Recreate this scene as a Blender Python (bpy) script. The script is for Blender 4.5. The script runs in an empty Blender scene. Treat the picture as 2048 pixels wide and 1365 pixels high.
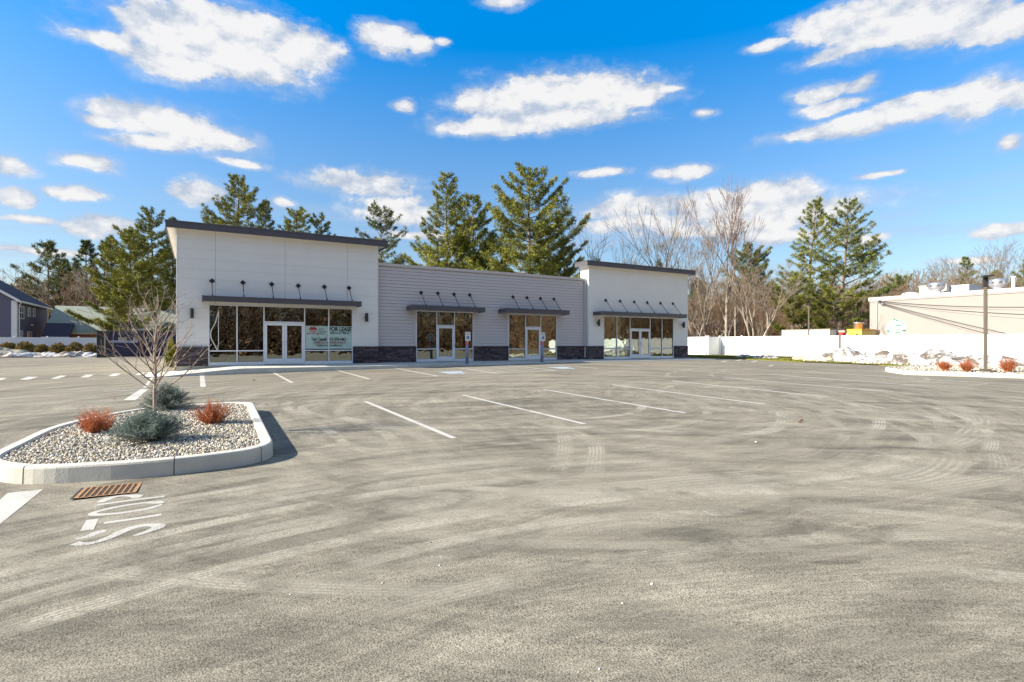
import bpy, math, random
import numpy as np
from mathutils import Vector, Matrix, noise
S = bpy.context.scene
C = S.collection
R = math.radians
PI = math.pi
# ------------------------------------------------------------------ camera
F, TH, YH, H = 1092., R(29.888), 689.6, 1.798
cT, sT = math.cos(TH), math.sin(TH)
cd = bpy.data.cameras.new('camera'); cam = bpy.data.objects.new('camera', cd); C.objects.link(cam)
cd.sensor_width = 36; cd.lens = 36 * F / 2048; cd.clip_end = 3000; cd.clip_start = .05
cd.shift_y = (YH - 682.5) / 2048
cam.location = (0, 0, H); cam.rotation_euler = (R(90), 0, -TH)
S.camera = cam
S.cycles.transparent_max_bounces = 64
S.render.resolution_x = 1024; S.render.resolution_y = 682
S.view_settings.view_transform = 'Standard'; S.view_settings.look = 'None'
S.view_settings.exposure = 1.45; S.view_settings.gamma = 1
# ------------------------------------------------------------------ sun and sky
SUN_OFF, SUN_EL = R(15), R(29)
sd = Vector((-math.cos(SUN_OFF) * math.cos(SUN_EL), math.sin(SUN_OFF) * math.cos(SUN_EL), math.sin(SUN_EL)))
sl = bpy.data.lights.new('sun', 'SUN'); sl.energy = 4.5; sl.angle = R(.5); sl.color = (1, .925, .80)
so = bpy.data.objects.new('sun', sl); C.objects.link(so); so.location = (-20, 10, 40)
so.rotation_euler = sd.to_track_quat('Z', 'Y').to_euler()


def cloud_list():
    # centre x, centre y, half width, half height, in picture measure; turned into compass directions below
    L = [(395, 70, 150, 50), (330, 55, 90, 36), (500, 75, 120, 52), (590, 95, 82, 44), (430, 115, 170, 44), (230, 90, 90, 18), (350, 130, 105, 26), (400, 25, 60, 26), (480, 45, 70, 30),
         (250, 225, 75, 22), (330, 250, 110, 32), (400, 272, 95, 26), (300, 285, 80, 14), (185, 235, 36, 12), (455, 280, 45, 18),
         (775, 80, 55, 26), (840, 88, 30, 14), (775, 65, 40, 20), (890, 84, 16, 8),
         (940, 208, 32, 24), (1010, 215, 85, 30), (1100, 190, 95, 42), (1190, 190, 110, 38), (1290, 190, 66, 24), (1000, 255, 110, 17), (1120, 235, 130, 22), (1345, 182, 26, 9),
         (1680, 45, 90, 34), (1780, 40, 130, 44), (1900, 45, 130, 38), (2010, 50, 100, 38), (1640, 60, 45, 22), (1800, 75, 200, 16), (1530, 90, 42, 8),
         (1650, 185, 50, 17), (1715, 172, 34, 14), (1680, 210, 60, 14), (1640, 262, 95, 13), (1740, 245, 110, 20), (1850, 222, 90, 24), (1960, 200, 75, 34), (2040, 195, 60, 24), (1830, 205, 70, 14),
         (2035, 282, 28, 13), (1005, 6, 42, 12), (813, 213, 20, 10), (1410, 229, 18, 6), (186, 321, 52, 15), (30, 330, 44, 15), (30, 388, 46, 24), (155, 385, 52, 13), (395, 388, 48, 20),
         (735, 365, 95, 20), (780, 400, 70, 14), (785, 428, 80, 20), (480, 326, 50, 9), (1210, 345, 44, 9), (1370, 342, 50, 13), (568, 403, 24, 9),
         (1290, 415, 105, 20), (1230, 420, 60, 18), (1400, 408, 90, 22), (1540, 395, 90, 26), (1500, 425, 200, 22), (1450, 455, 170, 16), (1540, 470, 110, 14), (1250, 450, 90, 14),
         (2000, 458, 75, 14), (1960, 520, 60, 7), (230, 450, 60, 18), (180, 458, 50, 12), (60, 440, 60, 9), (1765, 351, 34, 6), (1720, 480, 40, 12), (100, 505, 90, 9), (820, 470, 70, 10)]
    out = []
    for x, y, a, b in L:
        u = (x - 1024) / F; v = (YH - y) / F; q = 1 + u * u
        out.append((math.atan(u) + TH, v / math.sqrt(q), a / F / q, b / F / math.sqrt(q)))
    return out


W_ = bpy.data.worlds.new('World'); S.world = W_; W_.use_nodes = True
nt = W_.node_tree; N = nt.nodes; LK = nt.links; N.clear()


def nd(t, **k):
    n = N.new(t)
    for a, b in k.items(): setattr(n, a, b)
    return n


def mth(op, a, b=None, c=None, clamp=False):
    n = N.new('ShaderNodeMath'); n.operation = op; n.use_clamp = clamp
    for i, v in enumerate((a, b, c)):
        if v is None: continue
        if isinstance(v, (int, float)): n.inputs[i].default_value = v
        else: LK.new(v, n.inputs[i])
    return n.outputs[0]


sky = nd('ShaderNodeTexSky', sky_type='NISHITA', sun_disc=False, sun_elevation=SUN_EL, sun_rotation=math.atan2(sd.x, sd.y))
sky.air_density = 1.0; sky.dust_density = .55; sky.ozone_density = 2.6; sky.altitude = 60
hs = nd('ShaderNodeHueSaturation'); hs.inputs['Saturation'].default_value = 1.48; hs.inputs['Value'].default_value = 1.0
LK.new(sky.outputs[0], hs.inputs['Color'])
tc = nd('ShaderNodeTexCoord'); sep = nd('ShaderNodeSeparateXYZ'); LK.new(tc.outputs['Generated'], sep.inputs[0])
az = mth('ARCTAN2', sep.outputs[0], sep.outputs[1])
hyp = mth('SQRT', mth('ADD', mth('MULTIPLY', sep.outputs[0], sep.outputs[0]), mth('ADD', mth('MULTIPLY', sep.outputs[1], sep.outputs[1]), 1e-6)))
te = mth('DIVIDE', sep.outputs[2], hyp)
cmb = nd('ShaderNodeCombineXYZ'); LK.new(az, cmb.inputs[0]); LK.new(te, cmb.inputs[1])


def noise_n(vec, scale, detail, rough=.55, sx=1, sy=1, off=0):
    mp = nd('ShaderNodeMapping'); mp.inputs['Scale'].default_value = (sx, sy, 1); mp.inputs['Location'].default_value = (off, off * .7, off * .3)
    LK.new(vec, mp.inputs[0])
    n = nd('ShaderNodeTexNoise'); n.inputs['Scale'].default_value = scale; n.inputs['Detail'].default_value = detail; n.inputs['Roughness'].default_value = rough
    LK.new(mp.outputs[0], n.inputs['Vector'])
    return n


nw = noise_n(cmb.outputs[0], 9, 3, .5, 1, 1.6)
vs = nd('ShaderNodeVectorMath', operation='SUBTRACT'); LK.new(nw.outputs['Color'], vs.inputs[0]); vs.inputs[1].default_value = (.5, .5, .5)
vm = nd('ShaderNodeVectorMath', operation='MULTIPLY'); LK.new(vs.outputs[0], vm.inputs[0]); vm.inputs[1].default_value = (.075, .036, 0)
va = nd('ShaderNodeVectorMath', operation='ADD'); LK.new(cmb.outputs[0], va.inputs[0]); LK.new(vm.outputs[0], va.inputs[1])
sv = nd('ShaderNodeMapRange'); LK.new(te, sv.inputs[0]); sv.inputs[1].default_value = .0; sv.inputs[2].default_value = .62; sv.inputs[3].default_value = .95; sv.inputs[4].default_value = 1.55; LK.new(sv.outputs[0], hs.inputs['Saturation'])
vv_ = nd('ShaderNodeMapRange'); LK.new(te, vv_.inputs[0]); vv_.inputs[1].default_value = .02; vv_.inputs[2].default_value = .62; vv_.inputs[3].default_value = .50; vv_.inputs[4].default_value = 1.16; LK.new(vv_.outputs[0], hs.inputs['Value'])
field = None; und = None
for (a, e, ra, re_) in cloud_list():
    s1 = nd('ShaderNodeVectorMath', operation='SUBTRACT'); LK.new(va.outputs[0], s1.inputs[0]); s1.inputs[1].default_value = (a, e, 0)
    s2 = nd('ShaderNodeVectorMath', operation='MULTIPLY'); LK.new(s1.outputs[0], s2.inputs[0]); s2.inputs[1].default_value = (1 / ra, 1 / re_, 0)
    s3 = nd('ShaderNodeVectorMath', operation='LENGTH'); LK.new(s2.outputs[0], s3.inputs[0])
    field = s3.outputs['Value'] if field is None else mth('SMOOTH_MIN', field, s3.outputs['Value'], .28)
n1 = noise_n(cmb.outputs[0], 20, 12, .66, 1, 1.35, 3)
n2 = noise_n(cmb.outputs[0], 7, 6, .55, 1, 3.2, 8)
n1b = noise_n(cmb.outputs[0], 60, 6, .6, 1, 1.4, 13)
m = mth('ADD', mth('ADD', mth('SUBTRACT', 1.30, field), mth('MULTIPLY', mth('SUBTRACT', n1.outputs['Fac'], .5), 1.55)), mth('MULTIPLY', mth('SUBTRACT', n1b.outputs['Fac'], .5), .5))
mr = nd('ShaderNodeMapRange', interpolation_type='SMOOTHSTEP'); LK.new(m, mr.inputs[0]); mr.inputs[1].default_value = -.05; mr.inputs[2].default_value = .46
# faint streaks low over the horizon
low = nd('ShaderNodeMapRange'); LK.new(te, low.inputs[0]); low.inputs[1].default_value = .30; low.inputs[2].default_value = .05
n3 = noise_n(cmb.outputs[0], 3.2, 7, .6, 1, 9, 5)
st = nd('ShaderNodeMapRange', interpolation_type='SMOOTHSTEP'); LK.new(n3.outputs['Fac'], st.inputs[0]); st.inputs[1].default_value = .46; st.inputs[2].default_value = .70
streak = mth('MULTIPLY', mth('MULTIPLY', low.outputs[0], st.outputs[0]), .9)
hl = nd('ShaderNodeMapRange', interpolation_type='SMOOTHSTEP'); LK.new(mth('ADD', m, mth('MULTIPLY', mth('SUBTRACT', n2.outputs['Fac'], .5), 1.4)), hl.inputs[0]); hl.inputs[1].default_value = -.55; hl.inputs[2].default_value = .35
halo = mth('MULTIPLY', hl.outputs[0], .42)
# the rest of the sky, outside the picture: bright broken cloud added as neutral fill
oa = nd('ShaderNodeMapRange', interpolation_type='SMOOTHSTEP'); LK.new(mth('MAXIMUM', mth('ABSOLUTE', mth('SUBTRACT', az, TH)), mth('MULTIPLY', te, 1.15)), oa.inputs[0]); oa.inputs[1].default_value = .85; oa.inputs[2].default_value = 1.05
n5 = nd('ShaderNodeTexNoise'); n5.inputs['Scale'].default_value = 4; n5.inputs['Detail'].default_value = 6; LK.new(tc.outputs['Generated'], n5.inputs['Vector'])
o5 = nd('ShaderNodeMapRange', interpolation_type='SMOOTHSTEP'); LK.new(n5.outputs['Fac'], o5.inputs[0]); o5.inputs[1].default_value = .42; o5.inputs[2].default_value = .52
alpha = mth('MAXIMUM', mth('MAXIMUM', mth('MAXIMUM', mr.outputs[0], halo), streak), mth('MULTIPLY', oa.outputs[0], o5.outputs[0]), clamp=True)
n1u = noise_n(cmb.outputs[0], 20, 5, .6, 1, 1.35, 3); n1u.id_data
mpu = n1u.inputs['Vector'].links[0].from_node; mpu.inputs['Location'].default_value = (3, 2.1 + .035, .9)
n1c = noise_n(cmb.outputs[0], 20, 5, .6, 1, 1.35, 3)
relief = mth('MULTIPLY', mth('SUBTRACT', n1c.outputs['Fac'], n1u.outputs['Fac']), 1.5)
sh = nd('ShaderNodeMapRange'); LK.new(mth('ADD', relief, mth('ADD', mth('MULTIPLY', m, .55), mth('MULTIPLY', n2.outputs['Fac'], .75))), sh.inputs[0]); sh.inputs[1].default_value = .32; sh.inputs[2].default_value = .92
cc = nd('ShaderNodeMix', data_type='RGBA'); LK.new(sh.outputs[0], cc.inputs['Factor'])
cc.inputs['A'].default_value = (2.0, 2.3, 2.8, 1); cc.inputs['B'].default_value = (3.6, 3.57, 3.55, 1)
mx = nd('ShaderNodeMix', data_type='RGBA'); LK.new(mth('MULTIPLY', alpha, .97), mx.inputs['Factor']); LK.new(hs.outputs[0], mx.inputs['A']); LK.new(cc.outputs['Result'], mx.inputs['B'])
bg = nd('ShaderNodeBackground'); bg.inputs['Strength'].default_value = .095; LK.new(mx.outputs['Result'], bg.inputs['Color'])
wo = nd('ShaderNodeOutputWorld'); LK.new(bg.outputs[0], wo.inputs[0])


# ------------------------------------------------------------------ ground heights and picture-to-place helpers
def gz(X, Y, cap=.74, k=.12):
    p = .0149 * X + .0196 * max(Y, -4 if Y < -4 else Y)
    h = max(0., min(1., .5 + .5 * (cap - p) / k))
    return cap * (1 - h) + p * h - k * h * (1 - h)


def G(px, py, off=0.):
    """the spot on the ground seen at a point of the photograph"""
    u = (px - 1024) / F; t = (YH - py) / F
    lo, hi = .5, 400.
    for i in range(50):
        q = (lo + hi) / 2
        if H + t * q - gz(q * (u * cT + sT), q * (cT - u * sT)) - off > 0: lo = q
        else: hi = q
    return Vector((lo * (u * cT + sT), lo * (cT - u * sT), H + t * lo - off))


def FX(px, Y=28.55):
    u = (px - 1024) / F; return Y * (u * cT + sT) / (cT - u * sT)


def FZ(px, py, Y=28.55):
    u = (px - 1024) / F; return H + (YH - py) * Y / (cT - u * sT) / F


def at(px, Z):
    """x, y of the place at depth Z in the direction of picture column px"""
    u = (px - 1024) / F; return Z * (u * cT + sT), Z * (cT - u * sT)


def zat(py, Z): return H + (YH - py) * Z / F


# ------------------------------------------------------------------ mesh helpers
class MB:
    def __init__(self): self.v = []; self.f = []; self.c = []; self.cur = 0.5

    def add(self, vs, fs):
        o = len(self.v); self.v += [tuple(p) for p in vs]; self.f += [tuple(i + o for i in q) for q in fs]; self.c += [self.cur] * len(vs)

    def box(self, x0, x1, y0, y1, z0, z1, M_=None):
        vs = [(x0, y0, z0), (x1, y0, z0), (x1, y1, z0), (x0, y1, z0), (x0, y0, z1), (x1, y0, z1), (x1, y1, z1), (x0, y1, z1)]
        if M_ is not None: vs = [M_ @ Vector(p) for p in vs]
        self.add(vs, [(0, 3, 2, 1), (4, 5, 6, 7), (0, 1, 5, 4), (1, 2, 6, 5), (2, 3, 7, 6), (3, 0, 4, 7)])

    def bbox(self, x0, x1, y0, y1, z0, z1, b=.01):
        """box with bevelled edges along every side"""
        b = min(b, (x1 - x0) * .3, (y1 - y0) * .3, (z1 - z0) * .3)
        vs = []; fs = []
        idx = {}
        def vv(p):
            p = tuple(round(q, 6) for q in p)
            if p not in idx: idx[p] = len(vs); vs.append(p)
            return idx[p]
        X = (x0, x1); Y = (y0, y1); Z = (z0, z1)
        def P(i, j, k, ax):
            s = [(1 if q == 0 else -1) for q in (i, j, k)]
            p = [X[i], Y[j], Z[k]]
            for a in range(3):
                if a != ax: p[a] += s[a] * b
            return vv(p)
        for ax in range(3):
            for q in (0, 1):
                if ax == 0: co = [(q, 0, 0), (q, 1, 0), (q, 1, 1), (q, 0, 1)]
                elif ax == 1: co = [(0, q, 0), (0, q, 1), (1, q, 1), (1, q, 0)]
                else: co = [(0, 0, q), (1, 0, q), (1, 1, q), (0, 1, q)]
                f = [P(*c_, ax) for c_ in co]
                fs.append(f if q else f[::-1])
        for ax in range(3):
            a1, a2 = [(1, 2), (2, 0), (0, 1)][ax]
            for p in (0, 1):
                for q in (0, 1):
                    c0 = [0, 0, 0]; c1 = [0, 0, 0]; c0[a1] = c1[a1] = p; c0[a2] = c1[a2] = q; c1[ax] = 1
                    f = [P(*c0, a1), P(*c1, a1), P(*c1, a2), P(*c0, a2)]
                    fs.append(f if (p ^ q) else f[::-1])
        for i in (0, 1):
            for j in (0, 1):
                for k in (0, 1):
                    f = [P(i, j, k, 0), P(i, j, k, 1), P(i, j, k, 2)]
                    fs.append(f if (i + j + k) % 2 else f[::-1])
        self.add(vs, fs)

    def tube(self, pts, r, n=8, cap=True):
        """tube along pts; r a number or a list"""
        pts = [Vector(p) for p in pts]; rr = r if isinstance(r, (list, tuple)) else [r] * len(pts)
        rings = []; up = None
        for i, p in enumerate(pts):
            d = (pts[min(i + 1, len(pts) - 1)] - pts[max(i - 1, 0)]).normalized()
            if up is None:
                up = d.cross(Vector((0, 0, 1)) if abs(d.z) < .9 else Vector((1, 0, 0))).normalized()
            else: up = (up - d * up.dot(d)).normalized()
            w = d.cross(up)
            rings.append([p + (up * math.cos(2 * PI * k / n) + w * math.sin(2 * PI * k / n)) * rr[i] for k in range(n)])
        vs = [q for g in rings for q in g]; fs = []
        for i in range(len(pts) - 1):
            for k in range(n): fs.append((i * n + k, i * n + (k + 1) % n, (i + 1) * n + (k + 1) % n, (i + 1) * n + k))
        if cap: fs.append(tuple(range(n))[::-1]); fs.append(tuple((len(pts) - 1) * n + k for k in range(n)))
        self.add(vs, fs)

    def lathe(self, c, prof, n=16):
        vs = []; fs = []
        for r, z in prof:
            for k in range(n): a = 2 * PI * k / n; vs.append((c[0] + r * math.cos(a), c[1] + r * math.sin(a), c[2] + z))
        for i in range(len(prof) - 1):
            for k in range(n): fs.append((i * n + k, i * n + (k + 1) % n, (i + 1) * n + (k + 1) % n, (i + 1) * n + k))
        fs.append(tuple(range(n))[::-1]); fs.append(tuple((len(prof) - 1) * n + k for k in range(n)))
        self.add(vs, fs)

    def build(self, name, mt, parent=None, smooth=False, loc=None):
        me = bpy.data.meshes.new(name); me.from_pydata(self.v, [], self.f); me.update()
        at_ = me.attributes.new('tint', 'FLOAT', 'POINT'); at_.data.foreach_set('value', np.array(self.c, 'f'))
        return link(name, me, mt, parent, smooth, loc)


WORLD = set()          # things whose part meshes are given in world measure


def link(name, me, mt, parent=None, smooth=False, loc=None):
    me.materials.append(mt)
    if smooth: me.polygons.foreach_set('use_smooth', np.ones(len(me.polygons), bool))
    o = bpy.data.objects.new(name, me); C.objects.link(o)
    if loc is not None: o.location = loc
    if parent is not None:
        o.parent = parent
        if parent.name in WORLD: o.matrix_parent_inverse = Matrix.LocRotScale(parent.location, parent.rotation_euler, None).inverted()
    return o


def npmesh(name, V, Fc, nper, tint, mt, parent=None, smooth=False):
    """big mesh from arrays: V (n,3), Fc (m, nper)"""
    me = bpy.data.meshes.new(name); V = np.asarray(V, 'f'); Fc = np.asarray(Fc, 'i')
    me.vertices.add(len(V)); me.vertices.foreach_set('co', V.ravel())
    me.loops.add(Fc.size); me.loops.foreach_set('vertex_index', Fc.ravel())
    me.polygons.add(len(Fc)); me.polygons.foreach_set('loop_start', np.arange(0, Fc.size, nper, dtype='i')); me.polygons.foreach_set('loop_total', np.full(len(Fc), nper, 'i'))
    me.update(calc_edges=True); me.validate()
    a = me.attributes.new('tint', 'FLOAT', 'POINT'); a.data.foreach_set('value', np.asarray(tint, 'f'))
    return link(name, me, mt, parent, smooth)


def tag(o, label=None, cat=None, group=None, kind=None):
    if label: o['label'] = label
    if cat: o['category'] = cat
    if group: o['group'] = group
    if kind: o['kind'] = kind
    return o


def thing(name, label, cat, loc=(0, 0, 0), rz=0, group=None, world=False):
    o = bpy.data.objects.new(name, None); C.objects.link(o); o.location = loc; o.rotation_euler = (0, 0, rz); o.empty_display_size = .3
    if world: WORLD.add(o.name)
    return tag(o, label, cat, group)


def copy_tree(o, parent=None):
    c = o.copy(); C.objects.link(c); c.parent = parent
    for ch in list(o.children): copy_tree(ch, c)
    return c


def struct(o): o['kind'] = 'structure'; return o


def text_geo(s, size, font_w=1.0, bold=0.0):
    cu = bpy.data.curves.new('t', 'FONT'); cu.body = s; cu.size = size; cu.align_x = 'CENTER'; cu.align_y = 'CENTER'; cu.resolution_u = 3; cu.offset = bold
    ob = bpy.data.objects.new('t', cu); me = bpy.data.meshes.new_from_object(ob)
    vs = [(v.co.x * font_w, v.co.y) for v in me.vertices]; fs = [tuple(p.vertices) for p in me.polygons]
    bpy.data.objects.remove(ob); bpy.data.curves.remove(cu); bpy.data.meshes.remove(me)
    return vs, fs


def put_text(mb, s, size, x, z, y, w=1.0, bold=0.0, f=None):
    vs, fs = text_geo(s, size, w, bold)
    mb.add([(f(x + a, z + b) if f else (x + a, y, z + b)) for a, b in vs], fs)


# ------------------------------------------------------------------ materials
def mat(name, col, rough=.6, var=.12, scale=4., bump=0., bscale=40., metal=0., col2=None, tint=0., spec=.5, stretch=(1, 1, 1), obj_var=0.):
    m_ = bpy.data.materials.new(name); m_.use_nodes = True
    t = m_.node_tree; n = t.nodes; b = n['Principled BSDF']
    b.inputs['Roughness'].default_value = rough; b.inputs['Metallic'].default_value = metal; b.inputs['Specular IOR Level'].default_value = spec
    tc_ = n.new('ShaderNodeTexCoord'); mp = n.new('ShaderNodeMapping'); mp.inputs['Scale'].default_value = stretch; t.links.new(tc_.outputs['Object'], mp.inputs[0])
    nz = n.new('ShaderNodeTexNoise'); nz.inputs['Scale'].default_value = scale; nz.inputs['Detail'].default_value = 6; nz.inputs['Roughness'].default_value = .6
    t.links.new(mp.outputs[0], nz.inputs['Vector'])
    mr_ = n.new('ShaderNodeMapRange'); mr_.inputs[1].default_value = .3; mr_.inputs[2].default_value = .7; t.links.new(nz.outputs['Fac'], mr_.inputs[0])
    mxn = n.new('ShaderNodeMix'); mxn.data_type = 'RGBA'; t.links.new(mr_.outputs[0], mxn.inputs['Factor'])
    c2 = col2 or tuple(min(1, q * (1 + var)) for q in col)
    c1 = tuple(q * (1 - var) for q in col) if not col2 else col
    mxn.inputs['A'].default_value = (*c1, 1); mxn.inputs['B'].default_value = (*c2, 1)
    out = mxn.outputs['Result']
    if tint or obj_var:
        h = n.new('ShaderNodeHueSaturation'); t.links.new(out, h.inputs['Color'])
        a = n.new('ShaderNodeAttribute'); a.attribute_name = 'tint'
        q = n.new('ShaderNodeMapRange'); q.inputs[1].default_value = 0; q.inputs[2].default_value = 1; q.inputs[3].default_value = 1 - tint; q.inputs[4].default_value = 1 + tint
        t.links.new(a.outputs['Fac'], q.inputs[0])
        if obj_var:
            oi = n.new('ShaderNodeObjectInfo'); q2 = n.new('ShaderNodeMapRange'); q2.inputs[3].default_value = 1 - obj_var; q2.inputs[4].default_value = 1 + obj_var
            t.links.new(oi.outputs['Random'], q2.inputs[0]); mu = n.new('ShaderNodeMath'); mu.operation = 'MULTIPLY'
            t.links.new(q.outputs[0], mu.inputs[0]); t.links.new(q2.outputs[0], mu.inputs[1]); t.links.new(mu.outputs[0], h.inputs['Value'])
        else: t.links.new(q.outputs[0], h.inputs['Value'])
        out = h.outputs[0]
    t.links.new(out, b.inputs['Base Color'])
    if bump:
        n2_ = n.new('ShaderNodeTexNoise'); n2_.inputs['Scale'].default_value = bscale; n2_.inputs['Detail'].default_value = 5; t.links.new(mp.outputs[0], n2_.inputs['Vector'])
        bp = n.new('ShaderNodeBump'); bp.inputs['Strength'].default_value = bump; bp.inputs['Distance'].default_value = .02
        t.links.new(n2_.outputs['Fac'], bp.inputs['Height']); t.links.new(bp.outputs[0], b.inputs['Normal'])
    return m_


def glass_mat(name, tint_col, refl=1.0, base=.19, wav=.004):
    m_ = bpy.data.materials.new(name); m_.use_nodes = True; t = m_.node_tree; n = t.nodes; n.clear()
    o = n.new('ShaderNodeOutputMaterial'); g = n.new('ShaderNodeBsdfGlossy'); g.inputs['Roughness'].default_value = .0; g.inputs['Color'].default_value = (.92, .97, .93, 1)
    tr = n.new('ShaderNodeBsdfTransparent'); tr.inputs['Color'].default_value = (*tint_col, 1)
    fr = n.new('ShaderNodeFresnel'); fr.inputs['IOR'].default_value = 1.5
    ma = n.new('ShaderNodeMath'); ma.operation = 'MULTIPLY_ADD'; ma.use_clamp = True; ma.inputs[1].default_value = 1.9 * refl; ma.inputs[2].default_value = base; t.links.new(fr.outputs[0], ma.inputs[0])
    tc_ = n.new('ShaderNodeTexCoord'); nz = n.new('ShaderNodeTexNoise'); nz.inputs['Scale'].default_value = 1.3; nz.inputs['Detail'].default_value = 2; t.links.new(tc_.outputs['Object'], nz.inputs['Vector'])
    bp = n.new('ShaderNodeBump'); bp.inputs['Strength'].default_value = 1; bp.inputs['Distance'].default_value = wav; t.links.new(nz.outputs['Fac'], bp.inputs['Height']); t.links.new(bp.outputs[0], g.inputs['Normal'])
    mx_ = n.new('ShaderNodeMixShader'); t.links.new(ma.outputs[0], mx_.inputs[0]); t.links.new(tr.outputs[0], mx_.inputs[1]); t.links.new(g.outputs[0], mx_.inputs[2]); t.links.new(mx_.outputs[0], o.inputs[0])
    return m_


def asphalt_mat():
    m_ = bpy.data.materials.new('asphalt'); m_.use_nodes = True; t = m_.node_tree; n = t.nodes; L = t.links; b = n['Principled BSDF']
    tc_ = n.new('ShaderNodeTexCoord'); co = tc_.outputs['Object']
    def NZ(scale, detail=5, rough=.6, sc=(1, 1, 1), rot=0, dist=0):
        mp = n.new('ShaderNodeMapping'); mp.inputs['Scale'].default_value = sc; mp.inputs['Rotation'].default_value = (0, 0, rot); L.new(co, mp.inputs[0])
        z = n.new('ShaderNodeTexNoise'); z.inputs['Scale'].default_value = scale; z.inputs['Detail'].default_value = detail; z.inputs['Roughness'].default_value = rough; z.inputs['Distortion'].default_value = dist
        L.new(mp.outputs[0], z.inputs['Vector']); return z.outputs['Fac']
    def MR(i, a, b_, c, d, sm=False):
        q = n.new('ShaderNodeMapRange'); q.inputs[1].default_value = a; q.inputs[2].default_value = b_; q.inputs[3].default_value = c; q.inputs[4].default_value = d
        if sm: q.interpolation_type = 'SMOOTHSTEP'
        L.new(i, q.inputs[0]); return q.outputs[0]
    def MU(a, b_, op='MULTIPLY'):
        q = n.new('ShaderNodeMath'); q.operation = op
        for i, v in enumerate((a, b_)):
            if isinstance(v, (int, float)): q.inputs[i].default_value = v
            else: L.new(v, q.inputs[i])
        return q.outputs[0]
    def POL(cx, cy, rs, ts, scale, detail=5, dist=.0):
        """noise drawn out into circles round a turning centre"""
        sb = n.new('ShaderNodeVectorMath'); sb.operation = 'SUBTRACT'; L.new(co, sb.inputs[0]); sb.inputs[1].default_value = (cx, cy, 0)
        wv = n.new('ShaderNodeTexNoise'); wv.inputs['Scale'].default_value = .25; wv.inputs['Detail'].default_value = 1; L.new(co, wv.inputs['Vector'])
        ln = n.new('ShaderNodeVectorMath'); ln.operation = 'LENGTH'; fl_ = n.new('ShaderNodeVectorMath'); fl_.operation = 'MULTIPLY'; fl_.inputs[1].default_value = (1, 1, 0); L.new(sb.outputs[0], fl_.inputs[0]); L.new(fl_.outputs[0], ln.inputs[0])
        nm = n.new('ShaderNodeVectorMath'); nm.operation = 'NORMALIZE'; L.new(fl_.outputs[0], nm.inputs[0]); sc_ = n.new('ShaderNodeVectorMath'); sc_.operation = 'SCALE'; sc_.inputs['Scale'].default_value = ts; L.new(nm.outputs[0], sc_.inputs[0])
        rr = MU(MU(ln.outputs['Value'], MU(wv.outputs['Fac'], 2.2), 'ADD'), rs); cb_ = n.new('ShaderNodeCombineXYZ'); L.new(rr, cb_.inputs[2]); ad = n.new('ShaderNodeVectorMath'); ad.operation = 'ADD'; L.new(sc_.outputs[0], ad.inputs[0]); L.new(cb_.outputs[0], ad.inputs[1])
        z = n.new('ShaderNodeTexNoise'); z.inputs['Scale'].default_value = scale; z.inputs['Detail'].default_value = detail; z.inputs['Roughness'].default_value = .62; L.new(ad.outputs[0], z.inputs['Vector']); return z.outputs['Fac']
    big = MR(NZ(.16, 4, .5), .3, .7, .92, 1.08)
    sA = MR(POL(7.5, 12, 1.0, 1.8, 2.4, 8), .36, .64, .80, 1.15)
    sB = MR(POL(1.5, -3.5, 1.0, 1.5, 2.6, 8), .36, .64, .80, 1.15)
    sC = MR(POL(15.5, 8.5, 1.0, 1.3, 3.2, 7), .36, .64, .86, 1.10)
    fine = MR(POL(7.5, 12, 1.0, .7, 16, 3), .35, .65, .88, 1.10)
    fine2 = MR(POL(1.5, -3.5, 1.0, .6, 20, 3), .35, .65, .84, 1.10)
    pA = MR(POL(2.2, -2.5, 1.0, 1.8, 1.3, 3), .575, .60, 1.0, .74, True)
    pB = MR(POL(9, 14, 1.0, 3.0, .8, 2), .61, .66, 1.0, .82, True)
    grain = MR(NZ(110, 2, .7), .41, .49, .38, 1.08)
    grain2 = MR(NZ(28, 4, .75), .3, .65, .88, 1.10)
    v = n.new('ShaderNodeTexVoronoi'); v.inputs['Scale'].default_value = 75; L.new(co, v.inputs['Vector'])
    peb = MR(v.outputs['Distance'], .0, .75, 1.10, .74)
    f = MU(MU(MU(MU(big, sA), MU(sB, sC)), MU(MU(pA, pB), MU(fine, fine2))), MU(MU(grain, grain2), peb))
    cr = n.new('ShaderNodeVectorMath'); cr.operation = 'SCALE'; cr.inputs[0].default_value = (.290, .262, .203); L.new(f, cr.inputs['Scale'])
    L.new(cr.outputs[0], b.inputs['Base Color']); b.inputs['Roughness'].default_value = .92; b.inputs['Specular IOR Level'].default_value = .2
    bp = n.new('ShaderNodeBump'); bp.inputs['Strength'].default_value = .55; bp.inputs['Distance'].default_value = .006
    L.new(MU(MU(NZ(85, 3, .8), 1.2), MU(v.outputs['Distance'], -.8), 'ADD'), bp.inputs['Height']); L.new(bp.outputs[0], b.inputs['Normal'])
    return m_


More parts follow.
